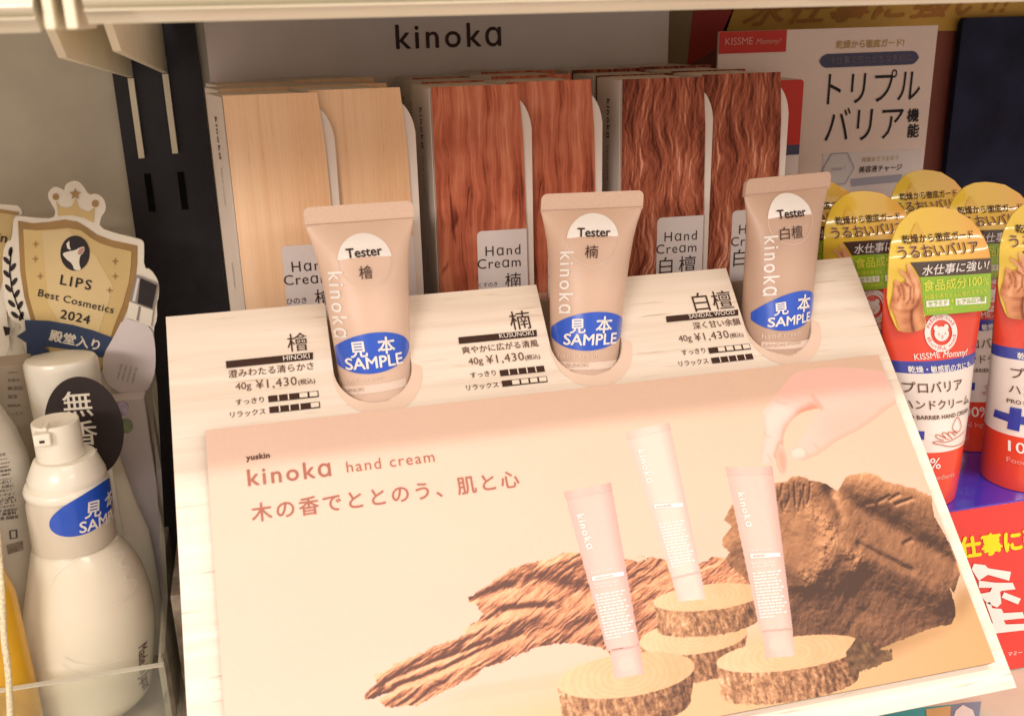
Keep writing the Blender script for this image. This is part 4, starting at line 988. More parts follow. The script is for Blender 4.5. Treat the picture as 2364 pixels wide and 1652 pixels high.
    me = bpy.data.meshes.new('hand_print'); me.from_pydata([tuple(SL(u, v, .0012)-np.array([TX, TY, TZ])) for u, v in vs2], [], fs2)
    Uv = np.array(vs2)*1000
    def pd(pl):
        P_ = [np.array(q4(*p))*1000 for p in pl]; d = np.full(len(Uv), 99.0)
        for a, b in zip(P_[:-1], P_[1:]):
            e = b-a; t_ = np.clip(((Uv-a) @ e)/(e @ e), 0, 1); d = np.minimum(d, np.hypot(*(Uv-a-t_[:, None]*e).T))
        return d
    sh_ = np.full(len(Uv), .40)+(fbm(Uv[:, 0]/2+40, Uv[:, 1]/2, 500, 3)-.5)*.25
    for pl_, wd, am in (([(668,590),(735,720),(745,840)],1.5,.38), ([(605,640),(690,740),(700,830)],1.3,.36), ([(570,720),(650,780),(660,880)],1.3,.30), ([(565,790),(600,850),(600,940)],1.3,.30), ([(560,940),(620,1110)],2.0,.22), ([(740,1000),(770,1100)],1.8,.25), ([(690,880),(640,960)],2.2,.18)):
        sh_ = sh_+am*np.exp(-(pd(pl_)/wd)**2)
    for pl_, wd, am in (([(640,735),(690,770),(690,860),(660,905)],.42,.60), ([(612,742),(640,800),(640,870)],.42,.55), ([(668,668),(715,760),(722,850),(705,900)],.40,.50), ([(590,760),(605,830),(590,880)],.40,.45), ([(700,960),(695,1030),(715,1130)],.55,.55), ([(772,830),(740,920),(700,960)],.6,.35), ([(540,930),(600,960),(690,965)],.7,.22)):
        sh_ = sh_-am*np.exp(-(pd(pl_)/wd)**2)
    hc_ = ramp(np.clip(sh_, 0, 1), [(112, 58, 34), (172, 106, 70), (212, 150, 108), (240, 196, 156)])
    ca2 = me.color_attributes.new('print', 'FLOAT_COLOR', 'POINT'); ca2.data.foreach_set('color', np.concatenate([hc_, np.ones((len(Uv), 1))], 1).astype(np.float32).ravel())
    me.materials.append(print_mat('label_hand_print', .3, .4)); ho = bpy.data.objects.new('hand_print', me); COL.objects.link(ho); ho.parent = label
    mb = MB(); T = lambda s, a, b, m, h=.0012, S_=SL, qq=q4, **kw: text(mb, S_, s, qq(*a), qq(*b), h, m, level=(S_ is SL), **dict(dict(shear=-.09), **kw))
    T('乾燥から徹底ガード', (628, 412), (1200, 380), ink, bold=.015)
    T('うるおいバリア', (600, 545), (1245, 480), mat('label_halo', (.66, .46, .22), .3, .4, coat=.6, var=.03), h=.0011, bold=.05); T('うるおいバリア', (600, 545), (1245, 480), brown_ink, h=.0014, bold=.008)
    T('水仕事に強い!', (785, 662), (1308, 630), white_ink, bold=.012, shear=-.2)
    T('食品成分100', (795, 790), (1262, 758), lime, bold=.014, shear=-.14); T('%', (1272, 758), (1318, 752), lime)
    T('料理や赤ちゃんに触れる手にも', (805, 858), (1305, 822), lime, bold=.005)
    T('セラミド', (832, 920), (985, 908), green, h=.0015, bold=.025); T('+', (1012, 905), (1040, 902), lime); T('ヒアルロン酸', (1068, 903), (1285, 885), green, h=.0015, bold=.025)
    T('※全成分食品由来', (820, 968), (1030, 950), lime)
    T('(うるおい成分)', (1150, 945), (1295, 930), lime)
    mb.build('label_lettering', label)
    # emblem and tube lettering
    mb = MB(); ec = q4s(950, 1140); er = abs(q4s(1080, 1140)[0]-q4s(820, 1140)[0])/2
    sheet(mb, S, ell(ec, er, er, 48), .0004, white_ink, holes=[ell(ec, er*.66, er*.66, 40)], grid=.0012)
    for s, a_mid, up in (('PREMIUM CARE', 90, True), ('BEAUTIFUL HANDS', 270, False)):
        n = len(s)
        for i, ch in enumerate(s):
            if ch == ' ': continue
            off = (i-(n-1)/2)*(11.5 if n < 13 else 10.5); a = R(a_mid-off if up else a_mid+off); rr = er*.75 if up else er*.905
            c = (ec[0]+rr*math.cos(a), ec[1]+rr*math.sin(a)); d = (math.sin(a), -math.cos(a)) if up else (-math.sin(a), math.cos(a)); wl = er*(.055 if ch != 'I' else .015)
            text(mb, S, ch, (c[0]-d[0]*wl, c[1]-d[1]*wl), (c[0]+d[0]*wl, c[1]+d[1]*wl), .0006, red_m, bold=.01, sy=1.0 if ch != 'I' else 1)
    b = er*.30
    sheet(mb, S, ell((ec[0], ec[1]-er*.06), er*.44, er*.38, 32), .0004, white_ink, grid=.0015)
    for sx in (-1, 1):
        sheet(mb, S, ell((ec[0]+sx*er*.31, ec[1]+er*.26), er*.15, er*.15, 18), .00045, white_ink)
        sheet(mb, S, ell((ec[0]+sx*er*.20, ec[1]-er*.05), er*.035, er*.045, 10), .0008, red_m)
    sheet(mb, S, ell((ec[0], ec[1]-er*.16), er*.05, er*.03, 10), .0008, red_m); stroke(mb, S, [(ec[0]-er*.06, ec[1]-er*.27), (ec[0], ec[1]-er*.24), (ec[0]+er*.06, ec[1]-er*.27)], .0003, .0008, red_m)
    mb.build('bear_emblem', t)
    mb = MB()
    T('KISSME', (737, 1360), (940, 1340), white_ink, S_=S, qq=q4s, h=.0004, bold=.005); T('Mommy!', (960, 1340), (1148, 1318), white_ink, S_=S, qq=q4s, h=.0004, shear=.3, bold=.015)
    T('乾燥・敏感肌の方にも', (685, 1455), (1180, 1412), white_ink, S_=S, qq=q4s, h=.0004, bold=.02)
    T('プロバリア', (12, 410), (560, 382), brown_ink, S_=S, qq=q2, h=.0004, bold=.01); T('ハンドクリーム', (0, 552), (618, 511), brown_ink, S_=S, qq=q2, h=.0004, bold=.01)
    T('PRO BARRIER HAND CREAM', (-15, 648), (612, 595), brown_ink, S_=S, qq=q2, h=.0004, bold=.02)
    vio = mat('cross_blue', (.03, .045, .34), .35, .5, coat=.3, var=.05)
    cb_ = q2(214, 818); ca, ch, ct = .0052, .0050, .0018; cx_, cz_ = cb_[0]-ca, cb_[1]
    cr = [(cx_-ca, cz_-ct), (cx_-ct, cz_-ct), (cx_-ct, cz_-ch), (cx_+ct, cz_-ch), (cx_+ct, cz_-ct), (cx_+ca, cz_-ct), (cx_+ca, cz_+ct), (cx_+ct, cz_+ct), (cx_+ct, cz_+ch), (cx_-ct, cz_+ch), (cx_-ct, cz_+ct), (cx_-ca, cz_+ct)]
    sheet(mb, S, cr, .0004, vio, grid=.002)
    line = mat('hand_icon_line', lin((176, 96, 70)), .5, .3, var=.05)
    for ln, cl in (([(518,636),(545,690),(552,740),(535,780),(505,785),(478,770),(470,735),(490,690)], True), ([(290,880),(340,868),(400,885),(470,860),(580,780)], False), ([(290,880),(310,895),(370,902),(430,920),(510,915),(585,860)], False),
                   ([(395,865),(330,845),(312,815),(335,805),(400,840),(440,855)], False), ([(410,840),(370,800),(395,785),(440,815),(470,850)], False), ([(440,810),(425,790),(450,780),(500,820)], False), ([(470,790),(480,782),(520,800)], False)):
        pp = [q2(*p) for p in ln]; stroke(mb, S, smooth_poly(pp, 2) if cl else smooth_line(pp, 2), .00035, .0004, line, closed=cl)
    pe_ = q2(362, 1122); fe_ = q2(485, 1192); text(mb, S, '100%', (-.0142, pe_[1]), pe_, .0004, white_ink, bold=.008, shear=-.09); text(mb, S, 'Food Ingredients', (-.0142, fe_[1]), fe_, 0.0004, mat('pale_rose_ink', (.72, .36, .30), .4, .4, var=.03), shear=-.09)
    mb.build('lettering', t)
    return t
k0 = kissme()
cols = [TX, TX+.0548]; base_lab = 'hand cream tube with yellow domed label, '
k0['label'] = base_lab+'front row, its bear emblem wholly in view'
for x, y, rz, lab in ((cols[1]-.001, TY-.003, -14, 'front row, cut off by the photo edge'), (cols[0]-.0045, TY+.0415, 2, 'second row, dome just behind the wood panel corner'),
                  (cols[1]+.002, TY+.0415, -3, 'second row, dome before the navy board'), (cols[0]-.008, TY+.0745, 0, 'back row, half hidden by the brown tester'),
                  (cols[1]-.001, TY+.082, 2, 'back row, dome overlapping the product card')):
    o = copy_thing(k0, (x, y, TZ), base_lab+lab); o.rotation_euler.z = R(rz)

# ------------------------------------------------------------------ bottom right: card on the shelf below
lf = thing('leaflet', 'small teal and tan printed leaflet on the shelf under the display stand', 'leaflet', (.285, -.06, DECK))
Zp = Plane((0, 0, DECK+.003), (1, 0, 0), (0, 1, 0)); zl = zoom(2050, 1130, 3.073)
mb = MB(); pa = [(-400,1720),(640,1610),(665,1500),(-380,1660)]; lp = [Zp.uv(zl(*p)) for p in [(-300,1800),(620,1760),(662,1500),(-250,1590)]]
slab(mb, Zp, lp, -.002, 0, mat('leaflet_teal', (.03, .30, .30), .4, .4, var=.1)); mb.build('leaflet_sheet', lf)
mb = MB()
sheet(mb, Zp, [Zp.uv(zl(*p)) for p in [(275,1650),(440,1640),(445,1535),(270,1560)]], .0004, mat('leaflet_tan', (.50, .33, .14), .5, .3, var=.1))
sheet(mb, Zp, [Zp.uv(zl(*p)) for p in [(442,1680),(640,1660),(660,1504),(520,1515),(445,1535)]], .0004, mat('leaflet_slate', (.16, .20, .26), .5, .3, var=.2))
sheet(mb, Zp, [Zp.uv(zl(*p)) for p in [(442,1690),(640,1690),(600,1570),(530,1535),(480,1575)]], .0008, mat('leaflet_grey', (.60, .56, .52), .5, .3, var=.1))
mb.build('leaflet_print', lf)

# ------------------------------------------------------------------ left side: award signs, bottles, acrylic tray
zs_ = zoom(0, 400, 2.672); zq = zoom(0, 780, 3.209)
gold = mat('gold_print', (.62, .46, .19), .42, .5, var=.14, vscale=28); gold_d = mat('bronze_print', (.34, .20, .06), .45, .5, var=.2, vscale=40); gold_l = mat('pale_gold_print', (.68, .53, .27), .42, .5, var=.10, vscale=22)
edge_w = mat('sign_white_card', (.80, .75, .64), .55, .3, var=.03); ribbon = mat('ribbon_blue', (.035, .06, .13), .5, .4, var=.1); dark_b = mat('emblem_dark', (.025, .018, .02), .5, .3, var=.1)
G = wall(.108)
g = lambda x, y: G.uv(zs_(x, y))
aw = thing('award_sign', 'gold shield award sign with a crown, blue ribbon and printed serum bottle', 'award sign', (-.045, .108, DECK))
outl = [(110,262),(220,275),(330,280),(345,235),(318,190),(295,150),(300,110),(335,80),(375,92),(397,108),(402,68),(450,45),(490,52),(520,88),(548,135),(590,124),(635,148),(655,198),(648,238),(622,268),(612,335),(720,372),(840,400),(882,415),(890,445),(886,585),(930,592),(972,655),(982,700),(978,770),(966,800),(970,900),(945,960),(958,1080),(960,1180),(950,1260),(915,1340),(830,1388),(740,1360),(660,1300),(625,1215),(560,1300),(330,1300),(300,1150),(165,1172),(150,1050),(103,1000),(140,935),(60,900),(30,800),(15,650),(15,500),(40,420),(75,412),(80,300),(90,272)]
mb = MB(); slab(mb, G, smooth_poly([g(*p) for p in outl], 1), -.0012, 0, edge_w); mb.box((G.uv(zs_(300, 0))[0], .1095, DECK), (G.uv(zs_(500, 0))[0], .1105, -.02), edge_w); sign = mb.build('sign_card', aw)
mb = MB(); k = .0003
shield = [(112,292),(200,308),(300,300),(400,285),(480,298),(540,335),(600,378),(690,412),(848,445),(846,560),(835,660),(800,800),(740,950),(690,1050),(600,1290),(350,1290),(270,1060),(190,900),(150,760),(125,600)]
sheet(mb, G, [g(*p) for p in shield], k, gold_d)
inner = [(145,342),(230,350),(320,345),(420,335),(500,350),(560,395),(620,430),(700,455),(812,480),(808,570),(795,670),(760,800),(705,940),(600,1280),(380,1280),(300,1070),(220,900),(180,760),(158,600)]
sheet(mb, G, [g(*p) for p in inner], 2*k, gold)
sheet(mb, G, [g(*p) for p in [(260,355),(420,345),(600,520),(700,700),(600,1000),(420,1000),(300,800)]], 2.5*k, gold_l)
sheet(mb, G, [g(*p) for p in [(347,170),(372,208),(420,212),(445,200),(466,150),(490,215),(545,238),(585,208),(578,305),(520,275),(440,258),(358,262)]], k, gold)
for c, r in (((345,145),20), ((588,186),22)): sheet(mb, G, [g(c[0]+r*math.cos(a), c[1]+r*math.sin(a)) for a in np.linspace(0, 6.283, 16, endpoint=False)][::-1], k, gold_d)
sheet(mb, G, [g(465+(38 if i % 2 == 0 else 17)*math.sin(i*math.pi/5), 128-(38 if i % 2 == 0 else 17)*math.cos(i*math.pi/5)) for i in range(10)], 2*k, gold_d)
for c in ((222,435),(220,525),(250,632),(712,540),(712,632),(678,718)):
    sheet(mb, G, [g(c[0]+(24 if i % 2 == 0 else 8)*math.sin(i*math.pi/4), c[1]-(24 if i % 2 == 0 else 8)*math.cos(i*math.pi/4)) for i in range(8)], 3*k, gold_d)
mb.build('shield_print', sign)
mb = MB()
sheet(mb, G, [g(*p) for p in [(105,1000),(162,965),(155,900),(300,905),(450,930),(580,965),(705,1012),(690,1050),(632,1132),(450,1085),(270,1060),(312,1098),(170,1125),(165,1040)]], 3.5*k, ribbon); mb.build('ribbon_print', sign)
mb = MB()
sheet(mb, G, [g(465+90*math.cos(a), 490+108*math.sin(a)) for a in np.linspace(0, 6.283, 40, endpoint=False)], 3.5*k, dark_b)
sheet(mb, G, smooth_poly([g(*p) for p in [(384,490),(425,478),(470,470),(490,455),(528,447),(520,485),(495,505),(490,555),(505,592),(460,595),(450,555),(410,525)]], 1), 4*k, edge_w)
sheet(mb, G, [g(*p) for p in [(492,462),(526,450),(516,482),(495,500),(480,490)]], 4.5*k, mat('emblem_pink', (.50, .27, .22), .5, .3, var=.05))
sheet(mb, G, [g(*p) for p in [(430,412),(412,430),(418,460),(440,470),(432,445)]], 4*k, edge_w)
mb.build('round_emblem', sign)
mb = MB()
for i, (x, y, r_) in enumerate(((65,482,10),(42,538,-40),(80,578,35),(42,620,-40),(88,668,35),(52,708,-40),(104,742,30),(72,802,-45),(124,812,30),(92,872,-50),(132,880,20))):
    a = R(r_); sheet(mb, G, [g(x+13*math.cos(t)*math.cos(a)-30*math.sin(t)*math.sin(a)*-1*-1, y+13*math.cos(t)*math.sin(a)+30*math.sin(t)*math.cos(a)) for t in np.linspace(0, 6.283, 16, endpoint=False)], k, dark_b)
stroke(mb, G, [g(*p) for p in [(70,470),(60,600),(75,720),(110,820),(145,900)]], .0006, k, dark_b)
mb.build('laurel_print', sign)
mb = MB(); pink_w = mat('printed_bottle_white', (.72, .66, .66), .45, .4, var=.04)
sheet(mb, G, smooth_poly([g(*p) for p in [(762,885),(850,910),(935,945),(958,1050),(962,1170),(950,1250),(910,1335),(830,1380),(740,1350),(660,1290),(632,1210),(640,1110),(700,1010)]], 1), 4*k, pink_w)
sheet(mb, G, [g(*p) for p in [(800,785),(945,840),(932,942),(780,882)]], 4.5*k, edge_w)
sheet(mb, G, [g(*p) for p in [(845,620),(978,675),(945,838),(800,782)]], 4.5*k, mat('printed_silver', (.26, .23, .22), .35, .5, var=.1))
sheet(mb, G, [g(*p) for p in [(868,640),(970,685),(940,828),(850,795)]], 5*k, dark_b)
sheet(mb, G, [g(*p) for p in [(848,640),(862,645),(835,788),(818,782)]], 5*k, mat('printed_silver_glint', (.68, .64, .62), .3, .5, var=.05))
sheet(mb, G, [g(*p) for p in [(858,812),(872,818),(858,905),(842,900)]], 5*k, MATS['printed_silver'])
for i in range(4): text(mb, G, ('for sensitive', 'soothing lotion', 'made in japan', 'water serum')[i], g(838-30*i, 1190-8*i), g(812-30*i, 1285-8*i), 5*k, MATS['printed_silver'])
mb.build('serum_bottle_print', sign)
mb = MB()
text(mb, G, 'LIPS', g(372, 680), g(560, 716), 4*k, dark_b, bold=.012, space=1.25)
text(mb, G, 'Best Cosmetics', g(235, 752), g(698, 860), 4*k, dark_b, bold=.005, space=1.08)
text(mb, G, '2024', g(372, 888), g(550, 925), 4*k, dark_b, bold=.015, space=1.1)
text(mb, G, '殿堂入り', g(305, 1018), g(610, 1082), 4.5*k, edge_w, bold=.03)
mb.build('lettering', sign)
aw2 = thing('award_sign', 'second gold award sign mostly outside the left edge of the photo', 'award sign', (-.09, .116, DECK))
G2 = wall(.116); g2 = lambda x, y: G2.uv(zs_(x, y))
mb = MB(); slab(mb, G2, [g2(*p) for p in [(-260,190),(0,190),(110,200),(132,225),(138,250),(100,275),(60,500),(40,860),(60,1050),(20,1200),(-260,1200)]], -.0012, 0, edge_w); mb.box((g2(-150, 0)[0], .1175, DECK), (g2(-60, 0)[0], .1183, -.02), edge_w); s2 = mb.build('sign_card', aw2)
mb = MB(); sheet(mb, G2, [g2(*p) for p in [(-240,215),(0,220),(118,240),(90,262),(50,480),(-40,900),(-240,900)]], k, gold); sheet(mb, G2, [g2(*p) for p in [(-10,222),(118,240),(112,258),(60,250),(-10,240)]], 2*k, gold_d); mb.build('shield_print', s2)
mb = MB(); text(mb, G2, 'LIPS in', g2(-200, 400), g2(38, 425), 3*k, dark_b, bold=.01, shear=.2); sheet(mb, G2, [g2(*p) for p in [(20,940),(65,950),(60,990),(35,1000)]], 2*k, dark_b); mb.build('lettering', s2)

# pump bottle
pp = thing('pump_bottle', 'white plastic pump bottle with a blue sample sticker on its collar', 'pump bottle', (-.0515, .040, DECK))
milk = mat('milky_plastic', (.84, .79, .64), .26, .5, coat=.3, var=.02, sss=.12); milk2 = mat('ivory_plastic', (.84, .80, .68), .3, .5, coat=.2, var=.02)
PC = (-.0530, .040)
# px of photo -> profile (centre offset follows the silhouette)
Wp = wall(.040)
rows = [(1640,120,300),(1600,78,352),(1520,50,362),(1440,47,362),(1380,50,352),(1330,58,335),(1290,64,312),(1262,68,285),(1245,72,268)]
mb = MB(); pr = []
for y, xl, xr_ in rows:
    a = Wp.uv((xl, y)); b = Wp.uv((xr_, y)); pr.append(((b[0]-a[0])/2, (a[1]+b[1])/2, (a[0]+b[0])/2-PC[0]))
prs = [(pr[0][0]*.6, DECK+.0003, pr[0][2])]+pr
prs = [(p[0], max(p[1], DECK+.0003+i*.0006), p[2]) for i, p in enumerate(prs)]
# refine with interpolation
zz = [p[1] for p in prs]; fine = np.linspace(zz[0], zz[-1], 60)
def sm(z, j): return float(np.mean([np.interp(z+d, zz, [p[j] for p in prs]) for d in np.linspace(-.003, .003, 7)])) if zz[0]+.003 < z < zz[-1]-.003 else float(np.interp(z, zz, [p[j] for p in prs]))
bodyp = [(sm(z, 0), z, sm(z, 2)) for z in fine]
lathe(mb, PC, bodyp, milk, 64, sy=.82); mb.build('bottle_body', pp, smooth=True)
def ringpx(y, xl, xr_):
    a = Wp.uv((xl, y)); b = Wp.uv((xr_, y)); return ((b[0]-a[0])/2, (a[1]+b[1])/2, (a[0]+b[0])/2-PC[0])
zc0 = prs[-1][1]
rA = ringpx(1215, 66, 266); rB = ringpx(1150, 57, 258); rC = ringpx(1118, 56, 250); rD = ringpx(1095, 60, 247); rE = ringpx(1062, 75, 232); rF = ringpx(1048, 84, 212)
mb = MB(); lathe(mb, PC, [(rA[0], zc0+.0001, rA[2]), rB, (rC[0]*.99, rB[1]+.0035, rC[2])], mat('collar_plastic', (.66, .60, .48), .35, .5, var=.02), 64); collar = mb.build('collar', pp, smooth=True)
zr_ = rB[1]+.0036
mb = MB(); lathe(mb, PC, [(rC[0]*1.0, zr_, rC[2]), (rC[0]*1.045, zr_+.0012, rC[2]), (rC[0]*1.05, zr_+.0030, rC[2]), (rC[0]*1.0, zr_+.0045, rC[2]), (rD[0]*.985, zr_+.0050, rD[2]), (rD[0]*1.0, zr_+.0062, rD[2]), (rD[0]*.99, zr_+.0078, rD[2]), (rD[0]*.80, rE[1]+.0016, (rD[2]+rE[2])/2), (rD[0]*.76, rE[1]+.0022, (rE[2]+rF[2])/2), (rF[0]*.95, rE[1]+.0021, rF[2])], milk2, 64); mb.build('shoulder_ring', pp, smooth=True)
rF = (rF[0], rE[1]+.0001, rF[2])
hA = ringpx(1040, 82, 196); hB = ringpx(985, 72, 186)
mb = MB(); zc1 = rF[1]+.0021
ztop = Wp.uv((130, 980))[1]+.002
lathe(mb, PC, [(hA[0]*.98, zc1, hA[2]), (hA[0], zc1+.001, hA[2]), (hB[0], ztop-.0012, hB[2]), (hB[0]*.985, ztop-.0002, hB[2]), (hB[0]*.93, ztop, hB[2]), (hB[0]*.5, ztop-.0012, hB[2]), (hB[0]*.2, ztop-.0015, hB[2])], milk2, 48); mb.build('pump_head', pp, smooth=True)
hx_ = PC[0]+hB[2]; fy = PC[1]-hB[0]
mb = MB(); nxp = Wp.uv((112, 1010))[0]
mb.box((nxp-.0030, fy-.0030, ztop-.0062), (nxp+.0034, fy+.004, ztop-.0010), milk2); mb.box((nxp+.0002, fy-.001, ztop-.0010), (nxp+.0024, fy+.0065, ztop+.0008), milk2); noz = mb.build('nozzle', pp, bevel=.0011)
mb = MB(); mb.box((nxp-.0008, fy-.0033, ztop-.0044), (nxp+.0010, fy-.00301, ztop-.0034), mat('nozzle_hole', (.05, .04, .03), .8, .1, var=0)); mb.build('nozzle_opening', noz)
# sample sticker wrapped on the collar
rcol = (rA[0]+rB[0])/2; ccx = PC[0]+(rA[2]+rB[2])/2
def SC_(u, v, h=0):
    t_ = np.clip((v-zc0)/(rB[1]-zc0), 0, 1.1); r_ = rA[0]+(rB[0]-rA[0])*t_+h; a = u/rcol; cxx = PC[0]+rA[2]+(rB[2]-rA[2])*t_
    return np.array([cxx+r_*math.sin(a), PC[1]-r_*math.cos(a), v])
zmid = (zc0+rB[1])/2
kq = lambda x, y: solve(SC_, zq(x, y), (.008, zmid))
kc = kq(650, 1290); 
mb = MB(); sheet(mb, SC_, ell((kc[0]+.0022, kc[1]+.0004), .0172, .0082, 64, rot=R(13)), .0003, sample_blue, grid=.0014); mb.build('sample_sticker', collar, smooth=True)
mb = MB()
text(mb, SC_, '見', kq(625, 1325), kq(740, 1298), .0006, white_ink, bold=.02); text(mb, SC_, 'SAMP', kq(590, 1440), kq(822, 1345), .0006, white_ink, bold=.02)
hpos = kq(785, 1262); text(mb, SC_, '本', hpos, (hpos[0]+.0062, hpos[1]+.0012), .0006, white_ink, bold=.02)
lpos = kq(818, 1345); text(mb, SC_, 'LE', (lpos[0]+.0006, lpos[1]), (lpos[0]+.0066, lpos[1]+.0014), .0006, white_ink, bold=.02)
mb.build('lettering', collar)
# embossed lines and small print on the body
def SB(u, v, h=0):
    r_ = sm(v, 0); ox = sm(v, 2); q = np.clip(u/r_, -1, 1); return np.array([PC[0]+ox+u+h*q, PC[1]-.82*r_*math.sqrt(max(0, 1-q*q))-h, v])
zp1 = zoom(0, 950, 2.284)
sb = lambda x, y: solve(SB, zp1(x, y), (.0, -.13))
for ln in ([(590,745),(660,730),(615,815),(690,810),(640,885),(718,880),(710,930),(650,985),(605,1012)], [(265,900),(310,830),(420,760),(560,690),(620,655)], [(340,1290),(400,1325),(520,1335),(640,1300)], [(330,1330),(400,1380),(520,1395),(660,1340)]):
    mb = MB(); stroke(mb, SB, smooth_line([sb(*p) for p in ln], 2), .0007, .00035, milk2); mb.build('embossed_line', pp)
mb = MB(); text(mb, SB, 'Made in Japan', sb(728, 1240), sb(752, 1465), .0004, brown_ink, bold=.01); mb.build('lettering', pp)

# fragrance free bottle with round dark sticker
ff = thing('capped_bottle', 'white bottle with a large cap behind the dark round tag', 'bottle', (-.05, .083, DECK))
Wb = wall(.083)
zq = zoom(0, 780, 3.209)
capL = Wb.uv(zq(190, 320)); capR = Wb.uv(zq(752, 300)); rc_ = (capR[0]-capL[0])/2; cc_ = ((capL[0]+capR[0])/2, .083); zct = Wb.uv(zq(460, 170))[1]+.002; zcb = Wb.uv(zq(400, 720))[1]
mb = MB(); lathe(mb, cc_, [(rc_*.97, zcb), (rc_, zct-.004), (rc_*.985, zct-.0018), (rc_*.93, zct-.0005), (rc_*.8, zct), (rc_*.3, zct+.0002)], milk2, 56, sy=.75); mb.build('bottle_cap', ff, smooth=True)
br_ = Wb.uv(zq(1125, 1450))[0]-cc_[0]; zb1 = Wb.uv(zq(1000, 1180))[1]
mb = MB(); lathe(mb, cc_, [(br_*.95, DECK+.0003), (br_, DECK+.004), (br_*1.0, zb1-.030), (br_*.97, zb1-.016), (br_*.85, zb1-.004), (rc_*1.25, zb1+.012), (rc_*1.02, zcb-.0001)], milk, 56, sy=.30); mb.build('bottle_body', ff, smooth=True)
dt = thing('round_tag', 'dark brown round tag with white kanji hanging behind the pump head', 'tag', (-.035, .0635, DECK))
DP = wall(.0635); dq = lambda x, y: DP.uv(zq(x, y)); dc = dq(627, 665); drx = (dq(922, 665)[0]-dq(333, 640)[0])/2
mb = MB(); slab(mb, DP, ell(dc, drx, (dq(625, 300)[1]-dq(800, 1028)[1])/2*1.0, 56), -.0008, 0, mat('tag_dark_brown', (.030, .020, .020), .5, .35, var=.12)); mb.box((dc[0]-.008, .0638, DECK), (dc[0]+.008, .0644, dc[1]), edge_w); mb.build('tag_card', dt)
mb = MB()
for s, a, b in (('無', (478, 572), (692, 556)), ('香', (520, 782), (728, 768)), ('料', (560, 990), (765, 972))): text(mb, DP, s, dq(*a), dq(*b), .0003, edge_w, bold=.008)
mb.build('lettering', dt)
mb = MB()
for c, m_ in (((905, 525), mat('plum_dot', (.16, .12, .15), .4, .4, var=.3, vscale=300)), ((935, 655), mat('green_dot', (.10, .12, .05), .4, .4, var=.3, vscale=300))):
    cc2 = DP.uv(zq(*c)); slab(mb, DP, ell(cc2, .0026, .0033, 24), -.0011, -.0004, m_)
mb.build('fruit_pictures', dt)
wc = thing('white_carton', 'plain white carton behind the round dark tag and pump bottle', 'carton', (-.045, .098, DECK))
Wc = wall(.098); xa = Wc.uv(zq(500, 600))[0]; xb_ = Wc.uv(zq(1120, 800))[0]; zt2 = Wc.uv(zq(900, 455))[1]
mb = MB(); mb.box((xa-.03, .098, DECK), (xb_, .1068, zt2), pink_w); mb.build('carton_body', wc, bevel=.0006)

# text bottle at far left and others
tb_ = thing('lotion_bottle', 'greyish translucent bottle with fine printed text, cut by the left edge', 'bottle', (-.115, .058, DECK))
Wt = wall(.058); ex_ = Wt.uv(zq(205, 900))[0]; tc_ = (ex_-.032, .058); zsh = Wt.uv(zq(150, 660))[1]; ztp = Wt.uv(zq(40, 330))[1]
frost = mat('frosted_bottle', (.54, .50, .42), .35, .5, var=.05, sss=.1)
LP = [(.031, DECK+.0003), (.0325, DECK+.003), (.0335, zsh-.05), (.0325, zsh-.012), (.0300, zsh), (.026, zsh+.010), (.0215, ztp), (.0205, ztp+.012), (.0200, ztp+.03)]
mb = MB(); lathe(mb, tc_, LP, frost, 56, sy=.42); mb.build('bottle_body', tb_, smooth=True)
def ST(u, v, h=0):
    r_ = float(np.interp(v, [p[1] for p in LP], [p[0] for p in LP])); q = max(-.99, min(.99, u/r_))
    return np.array([tc_[0]+u, tc_[1]-.42*r_*math.sqrt(1-q*q)-h, v])
tq = lambda x, y: solve(ST, zq(x, y), (.02, zsh-.02))
mb = MB(); z0 = Wt.uv(zq(60, 870))[1]
gi = mat('grey_small_print', (.12, .10, .08), .6, .2, var=.1)
words = ['使用方法', '適量を手のひらに', 'とりなじませます', '化粧水 保湿成分', '配合 無香料', '低刺激 弱酸性', '敏感肌にやさしい', 'うるおい', '注意 お肌に', '異常が生じて', 'いないかよく', '注意してご使用', 'ください']
for i, wd in enumerate(words+words[2:6]):
    y = 870+29*i; text(mb, ST, wd, tq(-60, y+14), tq(40+5*i+(i*37) % 25, y-6), .0003, gi, bold=.02)
stroke(mb, ST, [tq(75, 1425), tq(122, 1418), tq(126, 1475), tq(80, 1482)], .0008, .0003, gi, closed=True)
sheet(mb, ST, [tq(48, 1530), tq(170, 1495), tq(176, 1565), tq(60, 1600)], .0003, mat('print_block', (.24, .19, .15), .6, .2, var=.3, vscale=500), grid=.003)
mb.build('lettering', tb_)
bx = thing('beige_carton', 'beige carton with faint grey text behind the frosted bottle', 'carton', (-.085, .092, DECK))
We = wall(.090); xe0 = We.uv(zq(-120, 500))[0]; xe1 = We.uv(zq(250, 600))[0]; zte = We.uv(zq(150, 200))[1]
mb = MB(); mb.box((xe0, .090, DECK), (min(xe1, cc_[0]-rc_-.001), .1065, zte), mat('beige_carton_board', (.50, .43, .35), .6, .3, var=.06)); mb.build('carton_body', bx, bevel=.0005)
mb = MB()
for i, s in enumerate(['低刺激処方', '化粧水', '無添加', '保湿', '敏感肌用', 'しっとり']): text(mb, We, s, We.uv(zq(60, 260+62*i)), We.uv(zq(130+20*(i % 3), 255+62*i)), .0004, gi)
mb.build('lettering', bx)

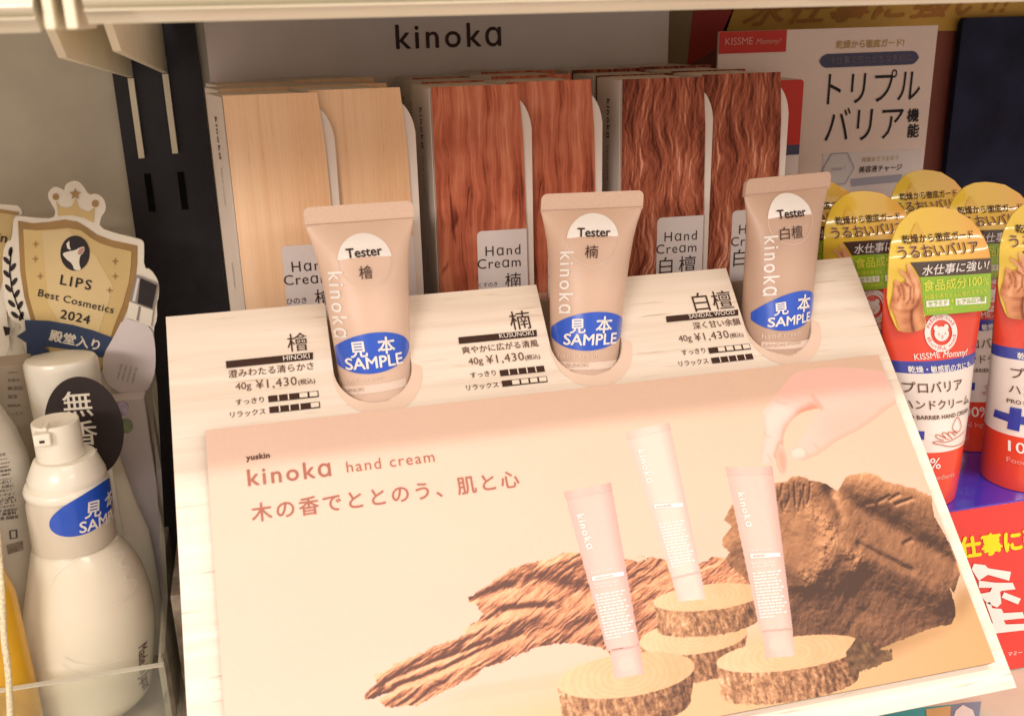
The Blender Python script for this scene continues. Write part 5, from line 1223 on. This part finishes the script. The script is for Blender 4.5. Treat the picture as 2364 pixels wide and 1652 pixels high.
yb = thing('yellow_pouch', 'yellow pouch with a grey translucent top at the lower left edge', 'pouch', (-.10, .018, DECK))
Wy = wall(.012); zy = zoom(0, 1250, 3.989); yr = Wy.uv(zy(215, 900))[0]; yc = (yr-.020, .016); zyt = Wy.uv(zy(60, 250))[1]; zyb = DECK
yel = mat('yellow_film', (.66, .36, .015), .3, .5, coat=.3, var=.10, vscale=40)
mb = MB(); lathe(mb, yc, [(.0185, DECK+.0003), (.020, DECK+.006), (.0205, DECK+.03), (.0195, zyt-.012), (.0165, zyt)], yel, 40, sy=.6); mb.build('pouch_body', yb, smooth=True)
mb = MB(); lathe(mb, yc, [(.0166, zyt+.0001), (.0165, zyt+.012), (.010, zyt+.028), (.006, zyt+.034)], mat('grey_film', (.48, .45, .40), .25, .5, coat=.4, var=.2, vscale=60), 40, sy=.5); mb.build('pouch_top', yb, smooth=True)

# acrylic tray
at_ = thing('acrylic_tray', 'clear acrylic riser tray around the white pump bottle, front edge painted bright', 'tray', (-.09, .05, DECK))
acr = glass('clear_acrylic'); rim = mat('painted_rim_highlight', (.50, .48, .38), .15, .6, coat=.6, var=.05)
AF = wall(.0); zf_ = AF.uv((200, 1566))[1]; xw = -.0188
mb = MB(); mb.box((-.22, .0, DECK+.0004), (xw, .0022, zf_), acr); mb.build('front_wall', at_)
mb = MB(); mb.box((-.22, -.0002, zf_+.0001), (xw, .0024, zf_+.0005), rim); mb.build('front_rim', at_)  # opaque pale strip: the bright edge of the clear sheet is painted in
side = [(.0026, DECK+.0004), (.110, DECK+.0004), (.110, -.060), (.040, zf_+.0075), (.0026, zf_)]
mb = MB(); slab(mb, lambda u, v, h: (xw-h, u, v), side, 0, .0022, acr); mb.build('side_wall', at_)
# dark embossed box glimpsed behind the acrylic wall
gb = thing('grey_carton', 'dull grey carton seen through the acrylic wall beside the stand', 'carton', (-.010, .06, DECK))
mb = MB(); mb.box((-.0165, .03, DECK), (-.0012, .095, -.128), mat('grey_carton_board', (.26, .22, .17), .6, .3, var=.35, vscale=180)); mb.build('carton_body', gb, bevel=.0006)

# beaded cord at lower left
cu = bpy.data.curves.new('c', 'CURVE'); cu.dimensions = '3D'; cu.bevel_depth = .0011; cu.bevel_resolution = 3
Wk = wall(-.03); cp = [Wk.uv(p) for p in ((-12, 1180), (-2, 1280), (5, 1380), (8, 1470), (18, 1535), (22, 1600), (24, 1680))]
spn = cu.splines.new('NURBS'); spn.points.add(len(cp)-1); spn.use_endpoint_u = True; spn.order_u = 3
for i, (u, v) in enumerate(cp): spn.points[i].co = (u, -.03, v, 1)
oc = bpy.data.objects.new('c', cu); mc = bpy.data.meshes.new_from_object(oc); bpy.data.objects.remove(oc)
mc.name = 'cord'; co = bpy.data.objects.new('cord', mc); COL.objects.link(co); mc.materials.append(mat('twisted_cord', (.70, .62, .42), .6, .3, var=.25, vscale=900, bump=.6, bscale=1400))
tag(co, 'thin twisted ivory cord hanging down at the lower left edge', 'cord')

bpy.context.view_layer.update()
